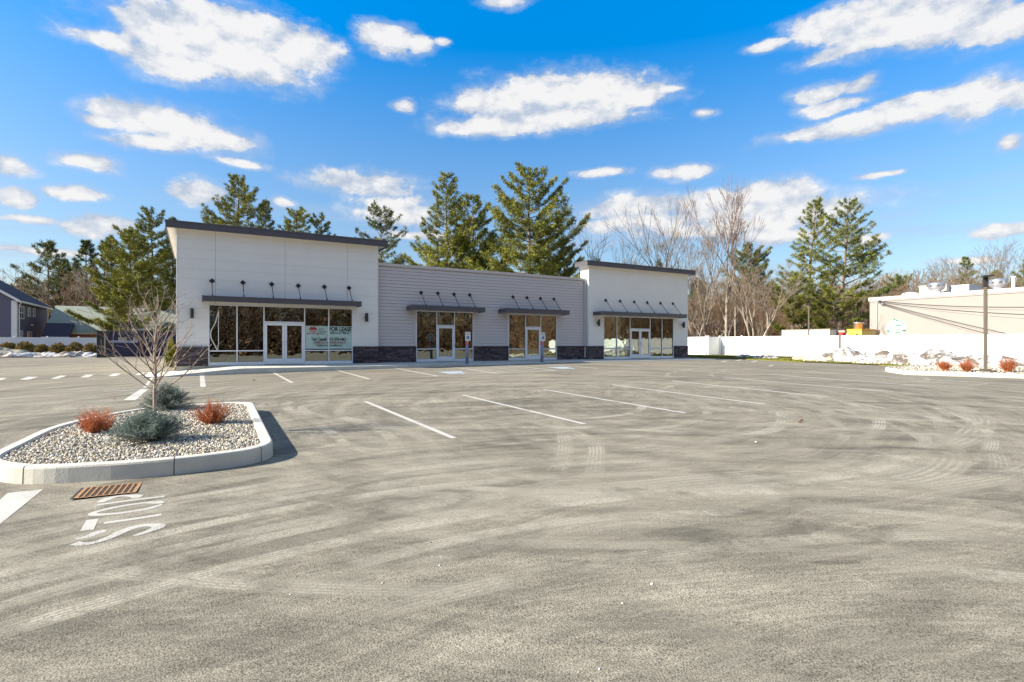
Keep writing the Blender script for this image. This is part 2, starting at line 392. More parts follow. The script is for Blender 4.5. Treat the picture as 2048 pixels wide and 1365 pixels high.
def dust_mat():
    """pale dust pressed on the asphalt by tyres, worn through in places"""
    m_ = bpy.data.materials.new('tyre_dust'); m_.use_nodes = True; t = m_.node_tree; n = t.nodes; L = t.links; b = n['Principled BSDF']
    b.inputs['Base Color'].default_value = (.41, .378, .305, 1); b.inputs['Roughness'].default_value = .95; b.inputs['Specular IOR Level'].default_value = .1
    uv = n.new('ShaderNodeUVMap'); uv.uv_map = 'UVMap'; sp = n.new('ShaderNodeSeparateXYZ'); L.new(uv.outputs[0], sp.inputs[0])
    def MM(op, a, b_=0., c=None, clamp=False):
        q = n.new('ShaderNodeMath'); q.operation = op; q.use_clamp = clamp
        for i, v in enumerate((a, b_, c)):
            if v is None: continue
            if isinstance(v, (int, float)): q.inputs[i].default_value = v
            else: L.new(v, q.inputs[i])
        return q.outputs[0]
    # v across 0..1 : ribs of the tread
    edge = MM('MULTIPLY', MM('MULTIPLY', sp.outputs[1], MM('SUBTRACT', 1., sp.outputs[1])), 6., clamp=True)
    rib = MM('MULTIPLY_ADD', MM('SINE', MM('MULTIPLY', sp.outputs[1], 2 * PI * 6)), .22, .78)
    tc_ = n.new('ShaderNodeTexCoord'); nz = n.new('ShaderNodeTexNoise'); nz.inputs['Scale'].default_value = 1.1; nz.inputs['Detail'].default_value = 7; nz.inputs['Roughness'].default_value = .7
    L.new(tc_.outputs['Object'], nz.inputs['Vector'])
    q = n.new('ShaderNodeMapRange'); q.inputs[1].default_value = .38; q.inputs[2].default_value = .55; L.new(nz.outputs['Fac'], q.inputs[0])
    n2_ = n.new('ShaderNodeTexNoise'); n2_.inputs['Scale'].default_value = 60; n2_.inputs['Detail'].default_value = 3; L.new(tc_.outputs['Object'], n2_.inputs['Vector'])
    q2 = n.new('ShaderNodeMapRange'); q2.inputs[1].default_value = .3; q2.inputs[2].default_value = .5; L.new(n2_.outputs['Fac'], q2.inputs[0])
    al = MM('MULTIPLY', MM('MULTIPLY', edge, rib), MM('MULTIPLY', MM('MULTIPLY', q.outputs[0], q2.outputs[0]), 1.0))
    at_ = n.new('ShaderNodeAttribute'); at_.attribute_name = 'tint'
    L.new(MM('MULTIPLY', al, at_.outputs['Fac'], clamp=True), b.inputs['Alpha'])
    return m_


def paint_mat(name, col, wear=.45):
    m_ = bpy.data.materials.new(name); m_.use_nodes = True; t = m_.node_tree; n = t.nodes; L = t.links; b = n['Principled BSDF']
    b.inputs['Roughness'].default_value = .75
    tc_ = n.new('ShaderNodeTexCoord'); nz = n.new('ShaderNodeTexNoise'); nz.inputs['Scale'].default_value = 70; nz.inputs['Detail'].default_value = 4; nz.inputs['Roughness'].default_value = .75
    L.new(tc_.outputs['Object'], nz.inputs['Vector'])
    n2_ = n.new('ShaderNodeTexNoise'); n2_.inputs['Scale'].default_value = 1.5; n2_.inputs['Detail'].default_value = 4; L.new(tc_.outputs['Object'], n2_.inputs['Vector'])
    ad = n.new('ShaderNodeMath'); ad.operation = 'MULTIPLY_ADD'; ad.inputs[1].default_value = .5; L.new(n2_.outputs['Fac'], ad.inputs[0]); L.new(nz.outputs['Fac'], ad.inputs[2])
    q = n.new('ShaderNodeMapRange'); q.inputs[1].default_value = wear + .12; q.inputs[2].default_value = wear + .24; L.new(ad.outputs[0], q.inputs[0])
    L.new(q.outputs[0], b.inputs['Alpha'])
    mx_ = n.new('ShaderNodeMix'); mx_.data_type = 'RGBA'; L.new(nz.outputs['Fac'], mx_.inputs['Factor']); mx_.inputs['A'].default_value = (*[c * .8 for c in col], 1); mx_.inputs['B'].default_value = (*col, 1)
    L.new(mx_.outputs['Result'], b.inputs['Base Color'])
    return m_


def snow_mat():
    m_ = bpy.data.materials.new('old_snow'); m_.use_nodes = True; t = m_.node_tree; n = t.nodes; L = t.links; b = n['Principled BSDF']
    tc_ = n.new('ShaderNodeTexCoord'); nz = n.new('ShaderNodeTexNoise'); nz.inputs['Scale'].default_value = 1.6; nz.inputs['Detail'].default_value = 9; nz.inputs['Roughness'].default_value = .68; nz.inputs['Distortion'].default_value = .8
    L.new(tc_.outputs['Object'], nz.inputs['Vector'])
    r = n.new('ShaderNodeValToRGB'); L.new(nz.outputs['Fac'], r.inputs[0]); e = r.color_ramp.elements
    e[0].position = .44; e[0].color = (.12, .10, .08, 1); e[1].position = .56; e[1].color = (.50, .50, .52, 1)
    x = e.new(.50); x.color = (.36, .33, .29, 1)
    L.new(r.outputs[0], b.inputs['Base Color']); b.inputs['Roughness'].default_value = .8
    n2_ = n.new('ShaderNodeTexNoise'); n2_.inputs['Scale'].default_value = 9; n2_.inputs['Detail'].default_value = 6; L.new(tc_.outputs['Object'], n2_.inputs['Vector'])
    bp = n.new('ShaderNodeBump'); bp.inputs['Strength'].default_value = .8; bp.inputs['Distance'].default_value = .08; L.new(n2_.outputs['Fac'], bp.inputs['Height']); L.new(bp.outputs[0], b.inputs['Normal'])
    return m_


def pebble_mat():
    m_ = bpy.data.materials.new('river_pebble'); m_.use_nodes = True; t = m_.node_tree; n = t.nodes; L = t.links; b = n['Principled BSDF']
    a = n.new('ShaderNodeAttribute'); a.attribute_name = 'tint'; r = n.new('ShaderNodeValToRGB'); L.new(a.outputs['Fac'], r.inputs[0]); e = r.color_ramp.elements
    r.color_ramp.interpolation = 'LINEAR'
    e[0].position = 0; e[0].color = (.09, .08, .07, 1); e[1].position = 1; e[1].color = (.74, .70, .60, 1)
    for p, c in ((.15, (.22, .21, .20)), (.35, (.44, .36, .23)), (.5, (.50, .47, .40)), (.62, (.33, .31, .28)), (.78, (.52, .42, .26)), (.9, (.62, .58, .49))):
        x = e.new(p); x.color = (*c, 1)
    L.new(r.outputs[0], b.inputs['Base Color']); b.inputs['Roughness'].default_value = .7
    return m_


MT = dict(
    asphalt=asphalt_mat(), dust=dust_mat(), paint=paint_mat('line_paint', (.50, .48, .43), .425), paint_worn=paint_mat('worn_paint', (.48, .46, .41), .475), paint_blue=paint_mat('blue_paint', (.38, .46, .52), .44), snow=snow_mat(), pebble=pebble_mat(),
    concrete=mat('concrete', (.50, .49, .44), .85, .1, 2.2, .25, 60, spec=.25), kerb=mat('kerb_concrete', (.54, .515, .44), .85, .12, 1.8, .2, 45, spec=.25),
    joint=mat('kerb_joint', (.05, .05, .05), .9), grass=mat('lawn_grass', (.20, .17, .035), .9, col2=(.10, .125, .025), scale=.9, bump=.6, bscale=30),
    earth=mat('leaf_litter', (.20, .13, .07), .95, col2=(.10, .075, .045), scale=.5, bump=.5, bscale=9), mulch=mat('mulch', (.09, .045, .03), .95, .3, 20),
    panel=mat('fibre_cement_panel', (.76, .73, .68), .6, .03, 1.2, .04, 90), siding=mat('grey_lap_siding', (.54, .49, .47), .6, .04, 2, .05, 60, stretch=(1, 1, 12)),
    trimw=mat('white_trim', (.80, .79, .74), .5, .04), frame=mat('white_aluminium', (.74, .75, .76), .35, .03), fascia=mat('charcoal_metal', (.075, .068, .078), .45, .08, 2),
    dark=mat('black_metal', (.022, .022, .026), .4, .1), backing=mat('wall_backing', (.10, .10, .10), .9),
    stone=mat('dark_ledge_stone', (.085, .062, .068), .8, .35, 9, .5, 40, tint=.55), cap=mat('stone_cap', (.07, .06, .065), .8, .15, 5), found=mat('foundation', (.42, .39, .30), .9, .1, 6, .2, 40),
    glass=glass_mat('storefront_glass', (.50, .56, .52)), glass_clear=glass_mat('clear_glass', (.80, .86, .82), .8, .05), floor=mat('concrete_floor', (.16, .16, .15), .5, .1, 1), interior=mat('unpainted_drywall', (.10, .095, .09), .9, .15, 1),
    vinyl=mat('white_vinyl', (.82, .82, .80), .45, .02, 1), banner=mat('banner_vinyl', (.43, .56, .49), .55, .1, 3), ink=mat('black_ink', (.012, .012, .014), .6), red=mat('red_ink', (.36, .03, .03), .6), maroon=mat('maroon_ink', (.22, .05, .04), .6),
    signwhite=mat('sign_white', (.72, .74, .70), .5, .03), signblue=mat('sign_blue', (.03, .05, .30), .5), signgreen=mat('sign_green', (.08, .20, .12), .5), bollard=mat('blue_grey_plastic', (.22, .235, .33), .5, .06, 3), sticker=mat('red_sticker', (.55, .12, .16), .5),
    bronze=mat('bronze_post', (.115, .095, .07), .5, .1, 3), rust=mat('rusty_iron', (.27, .13, .055), .85, col2=(.38, .23, .11), scale=12, bump=.4, bscale=70), pit=mat('drain_pit', (.01, .01, .01), .9),
    bark=mat('tree_bark', (.16, .125, .095), .9, .3, 5, .5, 20, obj_var=.12), bark_pale=mat('pale_bark', (.34, .29, .23), .85, .25, 6, .3, 30, obj_var=.12), bark_young=mat('young_bark', (.30, .225, .17), .75, .2, 12, .2, 60),
    twig=mat('grey_twig', (.22, .175, .13), .9, .25, 2, obj_var=.18), twig_red=mat('budding_twig', (.22, .15, .12), .9, .25, 2), twig_brown=mat('brown_brush', (.19, .115, .06), .9, .3, .6, tint=.4),
    pine=mat('pine_needles', (.085, .11, .02), .6, col2=(.26, .25, .036), scale=.35, tint=.55, obj_var=.1, spec=.25), pine_dark=mat('dark_pine_needles', (.065, .09, .024), .6, col2=(.19, .195, .04), scale=.35, tint=.5, obj_var=.1, spec=.25),
    pine_yellow=mat('yellow_green_needles', (.12, .145, .02), .6, col2=(.33, .31, .035), scale=.5, tint=.45, spec=.25),
    spruce=mat('blue_spruce_needles', (.13, .18, .155), .6, col2=(.24, .29, .24), scale=9, tint=.4, spec=.3), redstem=mat('red_dogwood_stem', (.42, .10, .03), .6, col2=(.55, .22, .08), scale=8, tint=.35), orangestem=mat('orange_dogwood_stem', (.40, .12, .035), .6, .2, 8, tint=.3),
    arbor=mat('arborvitae_leaf', (.12, .13, .03), .7, col2=(.34, .22, .06), scale=3, tint=.5), deadleaf=mat('dead_leaf', (.20, .09, .035), .8),
    bluesiding=mat('slate_blue_siding', (.13, .12, .17), .6, .05, 2, stretch=(1, 1, 8)), blueroof=mat('dark_shingle', (.035, .030, .055), .85, .25, 6), greenroof=mat('green_shingle', (.27, .295, .245), .85, .12, 1.5, stretch=(1, 3, 3)), wallcream=mat('cream_wall', (.55, .48, .32), .7, .05), wallorange=mat('orange_board', (.42, .17, .06), .7),
    navy=mat('navy_mesh_screen', (.018, .018, .055), .7, .2, 3), navypost=mat('black_post', (.02, .02, .022), .5), bannertext=mat('banner_text', (.55, .60, .75), .6),
    beige=mat('beige_block_wall', (.28, .257, .232), .8, .035, .6, .1, 30), beigecap=mat('parapet_metal', (.36, .33, .32), .5, .06), mint=mat('faded_mint', (.37, .42, .36), .8, .08, 2), mintdark=mat('faded_green', (.05, .20, .14), .8, .2, 6),
    steel=mat('galvanised_steel', (.62, .62, .62), .32, .08, 3, metal=.85), acgrey=mat('rooftop_unit_paint', (.46, .49, .52), .5, .05), acbeige=mat('duct_beige', (.55, .50, .42), .6, .05),
    white=mat('white_paint', (.72, .71, .67), .5, .05), brick=mat('red_brick', (.32, .12, .07), .85, .25, 9), roofgrey=mat('grey_shingle', (.16, .15, .15), .85, .2, 4), orange=mat('orange_paint', (.75, .33, .03), .45, .06), yellow=mat('yellow_paint', (.80, .56, .08), .45, .05),
    boulder=mat('boulder', (.45, .36, .24), .85, .25, 3, .5, 12), sand=mat('sand', (.36, .32, .25), .95, .15, 2, .4, 20), winglass=mat('house_glass', (.03, .035, .05), .08, spec=.8), lens=mat('lamp_lens', (.4, .4, .38), .3), wood=mat('grey_wood', (.30, .27, .22), .85, .15, 6), redpaint=mat('red_paint', (.45, .03, .04), .5), refl_strip=mat('reflection_white', (.70, .68, .62), .4), pebblebed=mat('pebble_bed', (.20, .185, .155), .9, .3, 30, .5, 60), orangecone=mat('orange_sign', (.75, .12, .03), .5),
)
for k_ in ('grass',): MT[k_].node_tree.nodes['Principled BSDF'].inputs['Specular IOR Level'].default_value = .1


# ------------------------------------------------------------------ the ground
def sheet(name, xs, ys, mt, off=0., keep=None, fn=None):
    V = []; Fc = []
    zf = fn or gz
    for y in ys:
        for x in xs: V.append((x, y, zf(x, y) + off))
    nx = len(xs)
    for j in range(len(ys) - 1):
        for i in range(nx - 1):
            if keep is None or keep((xs[i] + xs[i + 1]) / 2, (ys[j] + ys[j + 1]) / 2): Fc.append((j * nx + i, j * nx + i + 1, (j + 1) * nx + i + 1, (j + 1) * nx + i))
    me = bpy.data.meshes.new(name); me.from_pydata(V, [], Fc); me.update()
    return link(name, me, mt, None, True)


far = [-900, -600, -400, -300, -220, -160, -120, -90]
gx = far + list(range(-75, 90, 3)) + [100, 130, 180, 260, 400, 600, 900]
gy = far + list(range(-75, 120, 3)) + [140, 180, 260, 400, 600, 900]
struct(sheet('ground', gx, gy, MT['earth'], -.035))
struct(sheet('parking_lot', [x for x in range(-45, 44, 1)], [y for y in range(-50, 68, 1)], MT['asphalt'], 0., keep=lambda x, y: not (-.6 < x < 31 and 29 < y < 46)))


def poly_sheet(name, pts, mt, off, thick=.0):
    """flat-ish sheet over the ground from an outline, laid in narrow strips so it follows the ground"""
    import bmesh
    bm = bmesh.new(); vs = [bm.verts.new((x, y, gz(x, y) + off)) for x, y in pts]
    f = bm.faces.new(vs)
    if f.normal.z < 0: f.normal_flip()
    bmesh.ops.triangulate(bm, faces=[f])
    bmesh.ops.subdivide_edges(bm, edges=bm.edges[:], cuts=3, use_grid_fill=True)
    for v in bm.verts: v.co.z = gz(v.co.x, v.co.y) + off
    bm.normal_update()
    for f in bm.faces:
        if f.normal.z < 0: f.normal_flip()
    if thick:
        ed = [e for e in bm.edges if e.is_boundary]; r = bmesh.ops.extrude_edge_only(bm, edges=ed)
        for g in r['geom']:
            if isinstance(g, bmesh.types.BMVert): g.co.z -= thick
    me = bpy.data.meshes.new(name); bm.to_mesh(me); bm.free()
    return link(name, me, mt)


lawn_px = [(1380, 716), (1440, 717.5), (1500, 720), (1560, 723), (1600, 725), (1687, 727.5), (1767, 732), (1875, 737.5), (1960, 739), (2048, 741)]
lawn_edge = [tuple(G(a, b)[:2]) for a, b in lawn_px]
lw = poly_sheet('lawn', [(34.5, 60)] + [(33.2, 44)] + lawn_edge + [(33, 6), (34, -5), (36, -22), (43.4, -22), (43.4, 60)], MT['grass'], .045, .08); struct(lw)
# grass blades on the lawn, one mass
rg = np.random.default_rng(5)


def in_poly(x, y, P):
    c = False; j = len(P) - 1
    for i in range(len(P)):
        if (P[i][1] > y) != (P[j][1] > y) and x < (P[j][0] - P[i][0]) * (y - P[i][1]) / (P[j][1] - P[i][1]) + P[i][0]: c = not c
        j = i
    return c


lawn_poly = [(33.2, 44)] + lawn_edge + [(33, 6), (43.3, 6), (43.3, 44)]
pts = [(x, y) for x, y in zip(rg.uniform(30, 43.3, 26000), rg.uniform(6, 44, 26000)) if in_poly(x, y, lawn_poly)]
P_ = np.array(pts); nb = len(P_); hgt = rg.uniform(.03, .10, nb); an = rg.uniform(0, PI, nb); wd = .035
base = np.c_[P_, [gz(x, y) + .04 for x, y in pts]]
dx = np.c_[np.cos(an), np.sin(an), np.zeros(nb)] * wd
tip = base + np.c_[rg.normal(0, .03, nb), rg.normal(0, .03, nb), hgt]
tag(npmesh('grass', np.stack([base - dx, base + dx, tip], 1).reshape(-1, 3), np.arange(nb * 3).reshape(-1, 3), 3, np.repeat(rg.uniform(0, 1, nb), 3), MT['grass']), 'short yellowish winter grass between the driveway and the right fence', 'grass', kind='stuff')


# ------------------------------------------------------------------ painted markings
def quad_strip(mb, a, b, w, off=.003, n=8):
    a = Vector(a).to_2d(); b = Vector(b).to_2d(); d = (b - a).normalized(); p = Vector((-d.y, d.x)) * w / 2
    vs = []
    for i in range(n + 1):
        q = a.lerp(b, i / n)
        for s in (1, -1): x, y = q + p * s; vs.append((x, y, gz(x, y) + off))
    mb.add(vs, [(2 * i, 2 * i + 1, 2 * i + 3, 2 * i + 2) for i in range(n)])


def px_poly(mb, pts, off=.003):
    vs = [(p.x, p.y, p.z + off) for p in (G(*q) for q in pts)]
    a = Vector(vs[1]) - Vector(vs[0]); b = Vector(vs[2]) - Vector(vs[0])
    if a.cross(b).z < 0: vs = vs[::-1]
    mb.add(vs, [tuple(range(len(vs)))])


pm = MB()
for k in range(0, 12):                       # stalls along the shops
    if k in (5,): continue
    quad_strip(pm, (.14 + 2.743 * k, 26.0), (.14 + 2.743 * k, 20.6), .16 if k == 0 else .11)
quad_strip(pm, (14.15, 26.0), (14.15, 20.6), .11); 
for q in range(6): quad_strip(pm, (11.3, 24.9 - q * .75), (13.9, 25.6 - q * .75), .10, .0034)
quad_strip(pm, (11.2, 20.65), (14.2, 20.65), .10, .0038)
quad_strip(pm, (-2.5, 20.66), (.05, 20.66), .10, .0038)
for q in range(6): quad_strip(pm, (-1.9 + q * .05, 21.3 + q * .8), (.0, 21.6 + q * .8), .035, .0034)
for k in range(0, 9): quad_strip(pm, (3.733 + 2.743 * k, 14.08), (3.733 + 2.743 * k, 8.45), .105)
px_poly(pm, [(304, 752.5), (309.5, 752.5), (293, 776), (286, 776)]); px_poly(pm, [(282, 778.5), (297, 778.5), (271, 801), (246.5, 801)])
for q in ([(100.5, 757.8), (115, 757.8), (134, 751.9), (121, 751.9)], [(160, 755.3), (175.4, 755.3), (188.7, 749.8), (173.3, 749.8)], [(216.4, 752.9), (230.7, 752.9), (242, 747.8), (227.6, 747.8)],
          [(269.7, 750.8), (282, 750.8), (290.2, 746), (279, 746)], [(39, 759.9), (57.4, 759.9), (75.9, 754.3), (55.4, 754.3)], [(-22, 762.5), (-3, 762.5), (15, 756.5), (-5, 756.5)]): px_poly(pm, q)
px_poly(pm, [(15, 987), (87, 979), (0, 1049), (-60, 1100), (-140, 1120), (-60, 1055)])
# arrow-less dashes by the driveway mouth on the right
for q in ([(1500, 724.2), (1508, 724.2), (1517, 722), (1511, 722)], [(1470, 722), (1477, 722), (1486, 719.8), (1480, 719.8)], [(1535, 733), (1541, 733), (1549, 731), (1543, 731)], [(1440, 724.6), (1447, 724.6), (1457, 722.6), (1450, 722.6)]): px_poly(pm, q)
struct(pm.build('parking_lines', MT['paint']))


def stroke(mb, pts, wd, off=.003):
    """hand laid stroke on the ground along picture points with widths in metres"""
    Q = [G(*p) for p in pts]
    # smooth the polyline
    P2 = []
    for i in range(len(Q) - 1):
        p0 = Q[max(i - 1, 0)]; p1 = Q[i]; p2 = Q[i + 1]; p3 = Q[min(i + 2, len(Q) - 1)]
        for t in (0, .25, .5, .75): P2.append(.5 * ((2 * p1) + (p2 - p0) * t + (2 * p0 - 5 * p1 + 4 * p2 - p3) * t * t + (3 * p1 - p0 - 3 * p2 + p3) * t ** 3))
    P2.append(Q[-1])
    vs = []
    for i, p in enumerate(P2):
        d = (P2[min(i + 1, len(P2) - 1)] - P2[max(i - 1, 0)]); d.z = 0; d.normalize(); w = wd if isinstance(wd, (int, float)) else np.interp(i / (len(P2) - 1), np.linspace(0, 1, len(wd)), wd)
        w *= 1.2
        n_ = Vector((-d.y, d.x, 0)) * w / 2
        for s in (1, -1): q = p + n_ * s; vs.append((q.x, q.y, gz(q.x, q.y) + off))
    mb.add(vs, [(2 * i, 2 * i + 1, 2 * i + 3, 2 * i + 2) for i in range(len(P2) - 1)])


sm = MB()
stroke(sm, [(194, 1011), (262, 1001.5), (330, 993.5)], .05)                                   # P stem
stroke(sm, [(200, 1006), (214, 999), (236, 993.5), (256, 992.5), (274, 993.5), (268, 997.5)], [.06, .09, .05, .05, .10, .06], .0035)
stroke(sm, [(326, 1007), (312, 1005.5), (285, 1007), (250, 1012), (212, 1019.5), (186, 1027), (190, 1030.5), (222, 1029), (262, 1024), (300, 1017), (324, 1009.5)], [.03, .09, .05, .05, .06, .05, .06, .06, .05, .05, .06, .03])   # O
stroke(sm, [(208, 1047), (265, 1039), (323, 1030)], .055)                                     # T stem
px_poly(sm, [(160, 1063.5), (173, 1041.5), (197.5, 1038.5), (187.5, 1060.3)], .0035)          # T bar
stroke(sm, [(151, 1079), (178, 1073), (196, 1065.5), (212, 1063)], [.03, .07, .07, .06])       # S
stroke(sm, [(149, 1087.5), (165, 1089.5), (190, 1086), (222, 1075), (250, 1062), (275, 1054), (300, 1051), (318, 1054), (296, 1064), (268, 1073)], [.07, .06, .05, .07, .08, .07, .06, .10, .06, .05], .0040)
struct(sm.build('stop_marking', MT['paint_worn']))


def wheelchair(mb, f, s):
    """access symbol drawn with f(a, b) -> point; unit box about 1 x 1"""
    def disc(cx, cy, r, n=12): mb.add([f((cx + r * math.cos(2 * PI * k / n)) * s, (cy + r * math.sin(2 * PI * k / n)) * s) for k in range(n)], [tuple(range(n))])
    def ln(pts, w):
        for (a, b), (c, d) in zip(pts[:-1], pts[1:]):
            q = Vector((c - a, d - b)).normalized(); n_ = Vector((-q.y, q.x)) * w / 2
            mb.add([f(*(Vector(p) * s)) for p in ((a + n_.x, b + n_.y), (a - n_.x, b - n_.y), (c - n_.x, d - n_.y), (c + n_.x, d + n_.y))], [(0, 1, 2, 3)])
    disc(-.08, .40, .09); ln([(-.07, .30), (-.04, .02), (.2, .0), (.32, -.28), (.42, -.24)], .085)
    ln([(-.05, .16), (.17, .15)], .07); ln([(-.05 + .28 * math.cos(a), -.16 + .28 * math.sin(a)) for a in [R(120 + 22 * k) for k in range(11)]], .07)


am = MB()
for cx in (9.75, 15.5):
    b0 = MB(); 
    wheelchair(am, lambda a, b, cx=cx: (cx + a, 21.9 + b, gz(cx, 21.9) + .005), .95)
ab = MB()
for cx in (9.75, 15.5):
    ab.add([(cx - .6, 21.2, gz(cx, 21.1) + .0042), (cx + .6, 21.2, gz(cx, 21.1) + .0042), (cx + .6, 22.5, gz(cx, 22.7) + .0042), (cx - .6, 22.5, gz(cx, 22.7) + .0042)], [(0, 1, 2, 3)])
struct(am.build('access_symbols', MT['paint'])); struct(ab.build('access_symbol_ground', MT['paint_blue']))


# tyre tracks: dusty ribbons
def tracks():
    me = bpy.data.meshes.new('tyre_tracks'); V = []; Fc = []; UV = []; T = []
    lst = [([(800, 795), (700, 800), (590, 803), (572, 815), (605, 828), (700, 838), (760, 860), (790, 890), (770, 930)], .24, .9),
           ([(830, 805), (700, 803), (620, 810), (606, 820), (640, 832), (740, 845), (830, 870), (870, 900), (850, 930)], .24, .8),
           ([(600, 830), (640, 850), (680, 880), (690, 900), (670, 925)], .2, .9), ([(700, 890), (800, 870), (1000, 838), (1100, 830)], .22, .6),
           ([(1100, 815), (1120, 850), (1130, 900), (1100, 960), (1060, 985)], .26, .8), ([(1000, 830), (1090, 850), (1180, 880), (1190, 930), (1170, 985)], .26, .9), ([(1050, 760), (1200, 765), (1260, 772), (1330, 790)], .2, .5),
           ([(1430, 795), (1540, 815), (1568, 835), (1545, 860), (1430, 880), (1300, 890)], .3, .9), ([(1560, 800), (1640, 815), (1655, 835), (1600, 860)], .28, .7),
           ([(1600, 800), (1780, 810), (1860, 830), (1885, 860), (1840, 890)], .28, .8), ([(1750, 790), (1850, 800), (1950, 830), (1940, 870), (1850, 900), (1700, 930), (1400, 960), (1100, 985), (700, 990)], .5, .75),
           ([(1850, 870), (1900, 905), (1880, 940), (1780, 965), (1500, 985), (1000, 1002), (600, 1020)], .45, .8), ([(1800, 880), (1830, 910), (1780, 940), (1600, 955), (1300, 975)], .3, .8),
           ([(1940, 880), (1985, 900), (2000, 930), (1990, 950)], .26, .9), ([(1980, 880), (2030, 900), (2080, 930), (2000, 955), (1800, 985), (1500, 1010), (1100, 1040)], .4, .7),
           ([(900, 1090), (1300, 1085), (1700, 1100), (2100, 1150)], .3, .45), ([(1000, 990), (1500, 1000), (1800, 1035), (2100, 1080)], .3, .45), ([(1300, 1180), (1500, 1060), (1800, 1000), (2100, 960)], .35, .45),
           ([(300, 1300), (700, 1150), (1100, 1070), (1500, 1050)], .3, .4), ([(1350, 1365), (1450, 1290), (1350, 1240), (1100, 1230)], .3, .35), ([(1400, 1290), (1500, 1340), (1560, 1420)], .22, .6), ([(1560, 1250), (1800, 1300), (2100, 1400)], .3, .4),
           ([(1180, 985), (1400, 984), (1600, 975)], .14, .6), ([(450, 800), (600, 790), (800, 770), (1100, 760)], .3, .4), ([(0, 775), (200, 765), (420, 760)], .3, .4), ([(0, 830), (150, 805), (260, 790)], .3, .4),
           ([(1200, 745), (1500, 748), (1900, 765), (2100, 775)], .5, .5), ([(900, 750), (1300, 745), (1700, 742)], .5, .4), ([(1500, 770), (1700, 760), (2048, 778)], .4, .4)]
    rt = random.Random(21)
    for cx, cy, n_, r0, r1 in ((7.5, 12, 15, 2.0, 8.5), (1.5, -3.5, 13, 6.5, 11.5), (15.5, 8.5, 12, 2.0, 6.5), (22, 12, 8, 2, 6), (-3, 22, 6, 2, 7)):
        for i in range(n_):
            r = rt.uniform(r0, r1); a0 = rt.uniform(0, 2 * PI) if cy > 0 else rt.uniform(R(20), R(90)); sp = rt.uniform(.5, 1.8); k = rt.uniform(-.6, .6); ex = rt.uniform(.7, 1.25)
            for dr in (0, 1.55):
                pp = [Vector((cx + (r + dr + k * q / 8) * math.cos(a0 + sp * q / 8) * ex, cy + (r + dr + k * q / 8) * math.sin(a0 + sp * q / 8), 0)) for q in range(9)]
                pp = [q for q in pp if not (-3 < q.x < 1.6 and 7.6 < q.y < 14.5) and not (q.x > 24 and q.y < 13.4) and q.y < 25.8]
                if len(pp) > 3 and max((pp[j + 1] - pp[j]).length for j in range(len(pp) - 1)) < 3.5: lst.append((pp, rt.uniform(.16, .24), rt.uniform(.5, 1.0)))
    for ti, (pts, wd, st_) in enumerate(lst):
        Q = [G(*p) if not isinstance(p, Vector) else p for p in pts]; P2 = []
        for i in range(len(Q) - 1):
            p0 = Q[max(i - 1, 0)]; p1 = Q[i]; p2 = Q[i + 1]; p3 = Q[min(i + 2, len(Q) - 1)]
            for t in np.arange(0, 1, .125): t = float(t); P2.append(.5 * ((2 * p1) + (p2 - p0) * t + (2 * p0 - 5 * p1 + 4 * p2 - p3) * t * t + (3 * p1 - p0 - 3 * p2 + p3) * t ** 3))
        P2.append(Q[-1]); o = len(V); L_ = 0; nn = len(P2)
        for i, p in enumerate(P2):
            d = (P2[min(i + 1, nn - 1)] - P2[max(i - 1, 0)]); d.z = 0; d.normalize(); n_ = Vector((-d.y, d.x, 0)) * wd * .62
            if i: L_ += (p - P2[i - 1]).length
            for s in (1, -1): q = p + n_ * s; V.append((q.x, q.y, gz(q.x, q.y) + .0004 + ti * .000018)); UV.append((L_, (s + 1) / 2)); T.append(st_ * min(1, i / 12, (nn - 1 - i) / 12))
        Fc += [(o + 2 * i, o + 2 * i + 1, o + 2 * i + 3, o + 2 * i + 2) for i in range(nn - 1)]
    me.from_pydata(V, [], Fc); me.update(); uv = me.uv_layers.new(name='UVMap')
    li = np.empty(len(me.loops), 'i'); me.loops.foreach_get('vertex_index', li); uv.data.foreach_set('uv', np.array(UV, 'f')[li].ravel())
    a = me.attributes.new('tint', 'FLOAT', 'POINT'); a.data.foreach_set('value', np.array(T, 'f'))
    return struct(link('tyre_tracks', me, MT['dust']))


tracks()


# ------------------------------------------------------------------ sidewalk in front of the shops
def swz(x, y):
    g = gz(x, y)
    top = .83 - .018 * (28.86 - y)
    if x < 1.6: top = min(top, g + .03 + max(0, (x + 1.2) / 2.8) * (top - g - .03) if x > -1.2 else g + .03)
    if 12.2 < x < 15.4:
        t = max(0, min(1, (27.6 - y) / 1.6)) * max(0, min(1, min(x - 12.2, 15.4 - x) / .8)); top = top * (1 - t) + (g + .02) * t
    return max(top, g + .015)


xs = [-1.9, -1.6, -1.2] + [round(-.9 + .4 * i, 2) for i in range(81)] + [31.4]
ys = [26.0, 26.4, 26.8, 27.2, 27.6, 28.0, 28.4, 28.9]
me = bpy.data.meshes.new('sidewalk'); V = [(x, y, swz(x, y)) for y in ys for x in xs]; nx = len(xs); Fc = [(j * nx + i, j * nx + i + 1, (j + 1) * nx + i + 1, (j + 1) * nx + i) for j in range(len(ys) - 1) for i in range(nx - 1)]
o = len(V); V += [(x, 25.99, gz(x, 26) - .02) for x in xs]; Fc += [(o + i, o + i + 1, i + 1, i) for i in range(nx - 1)]
o2 = len(V); V += [(31.41, y, .6) for y in ys]; Fc += [(o2 + j, o2 + j + 1, (j + 2) * nx - 1, (j + 1) * nx - 1) for j in range(len(ys) - 1)]
me.from_pydata(V, [], Fc); me.update(); struct(link('sidewalk', me, MT['concrete']))
jm = MB()
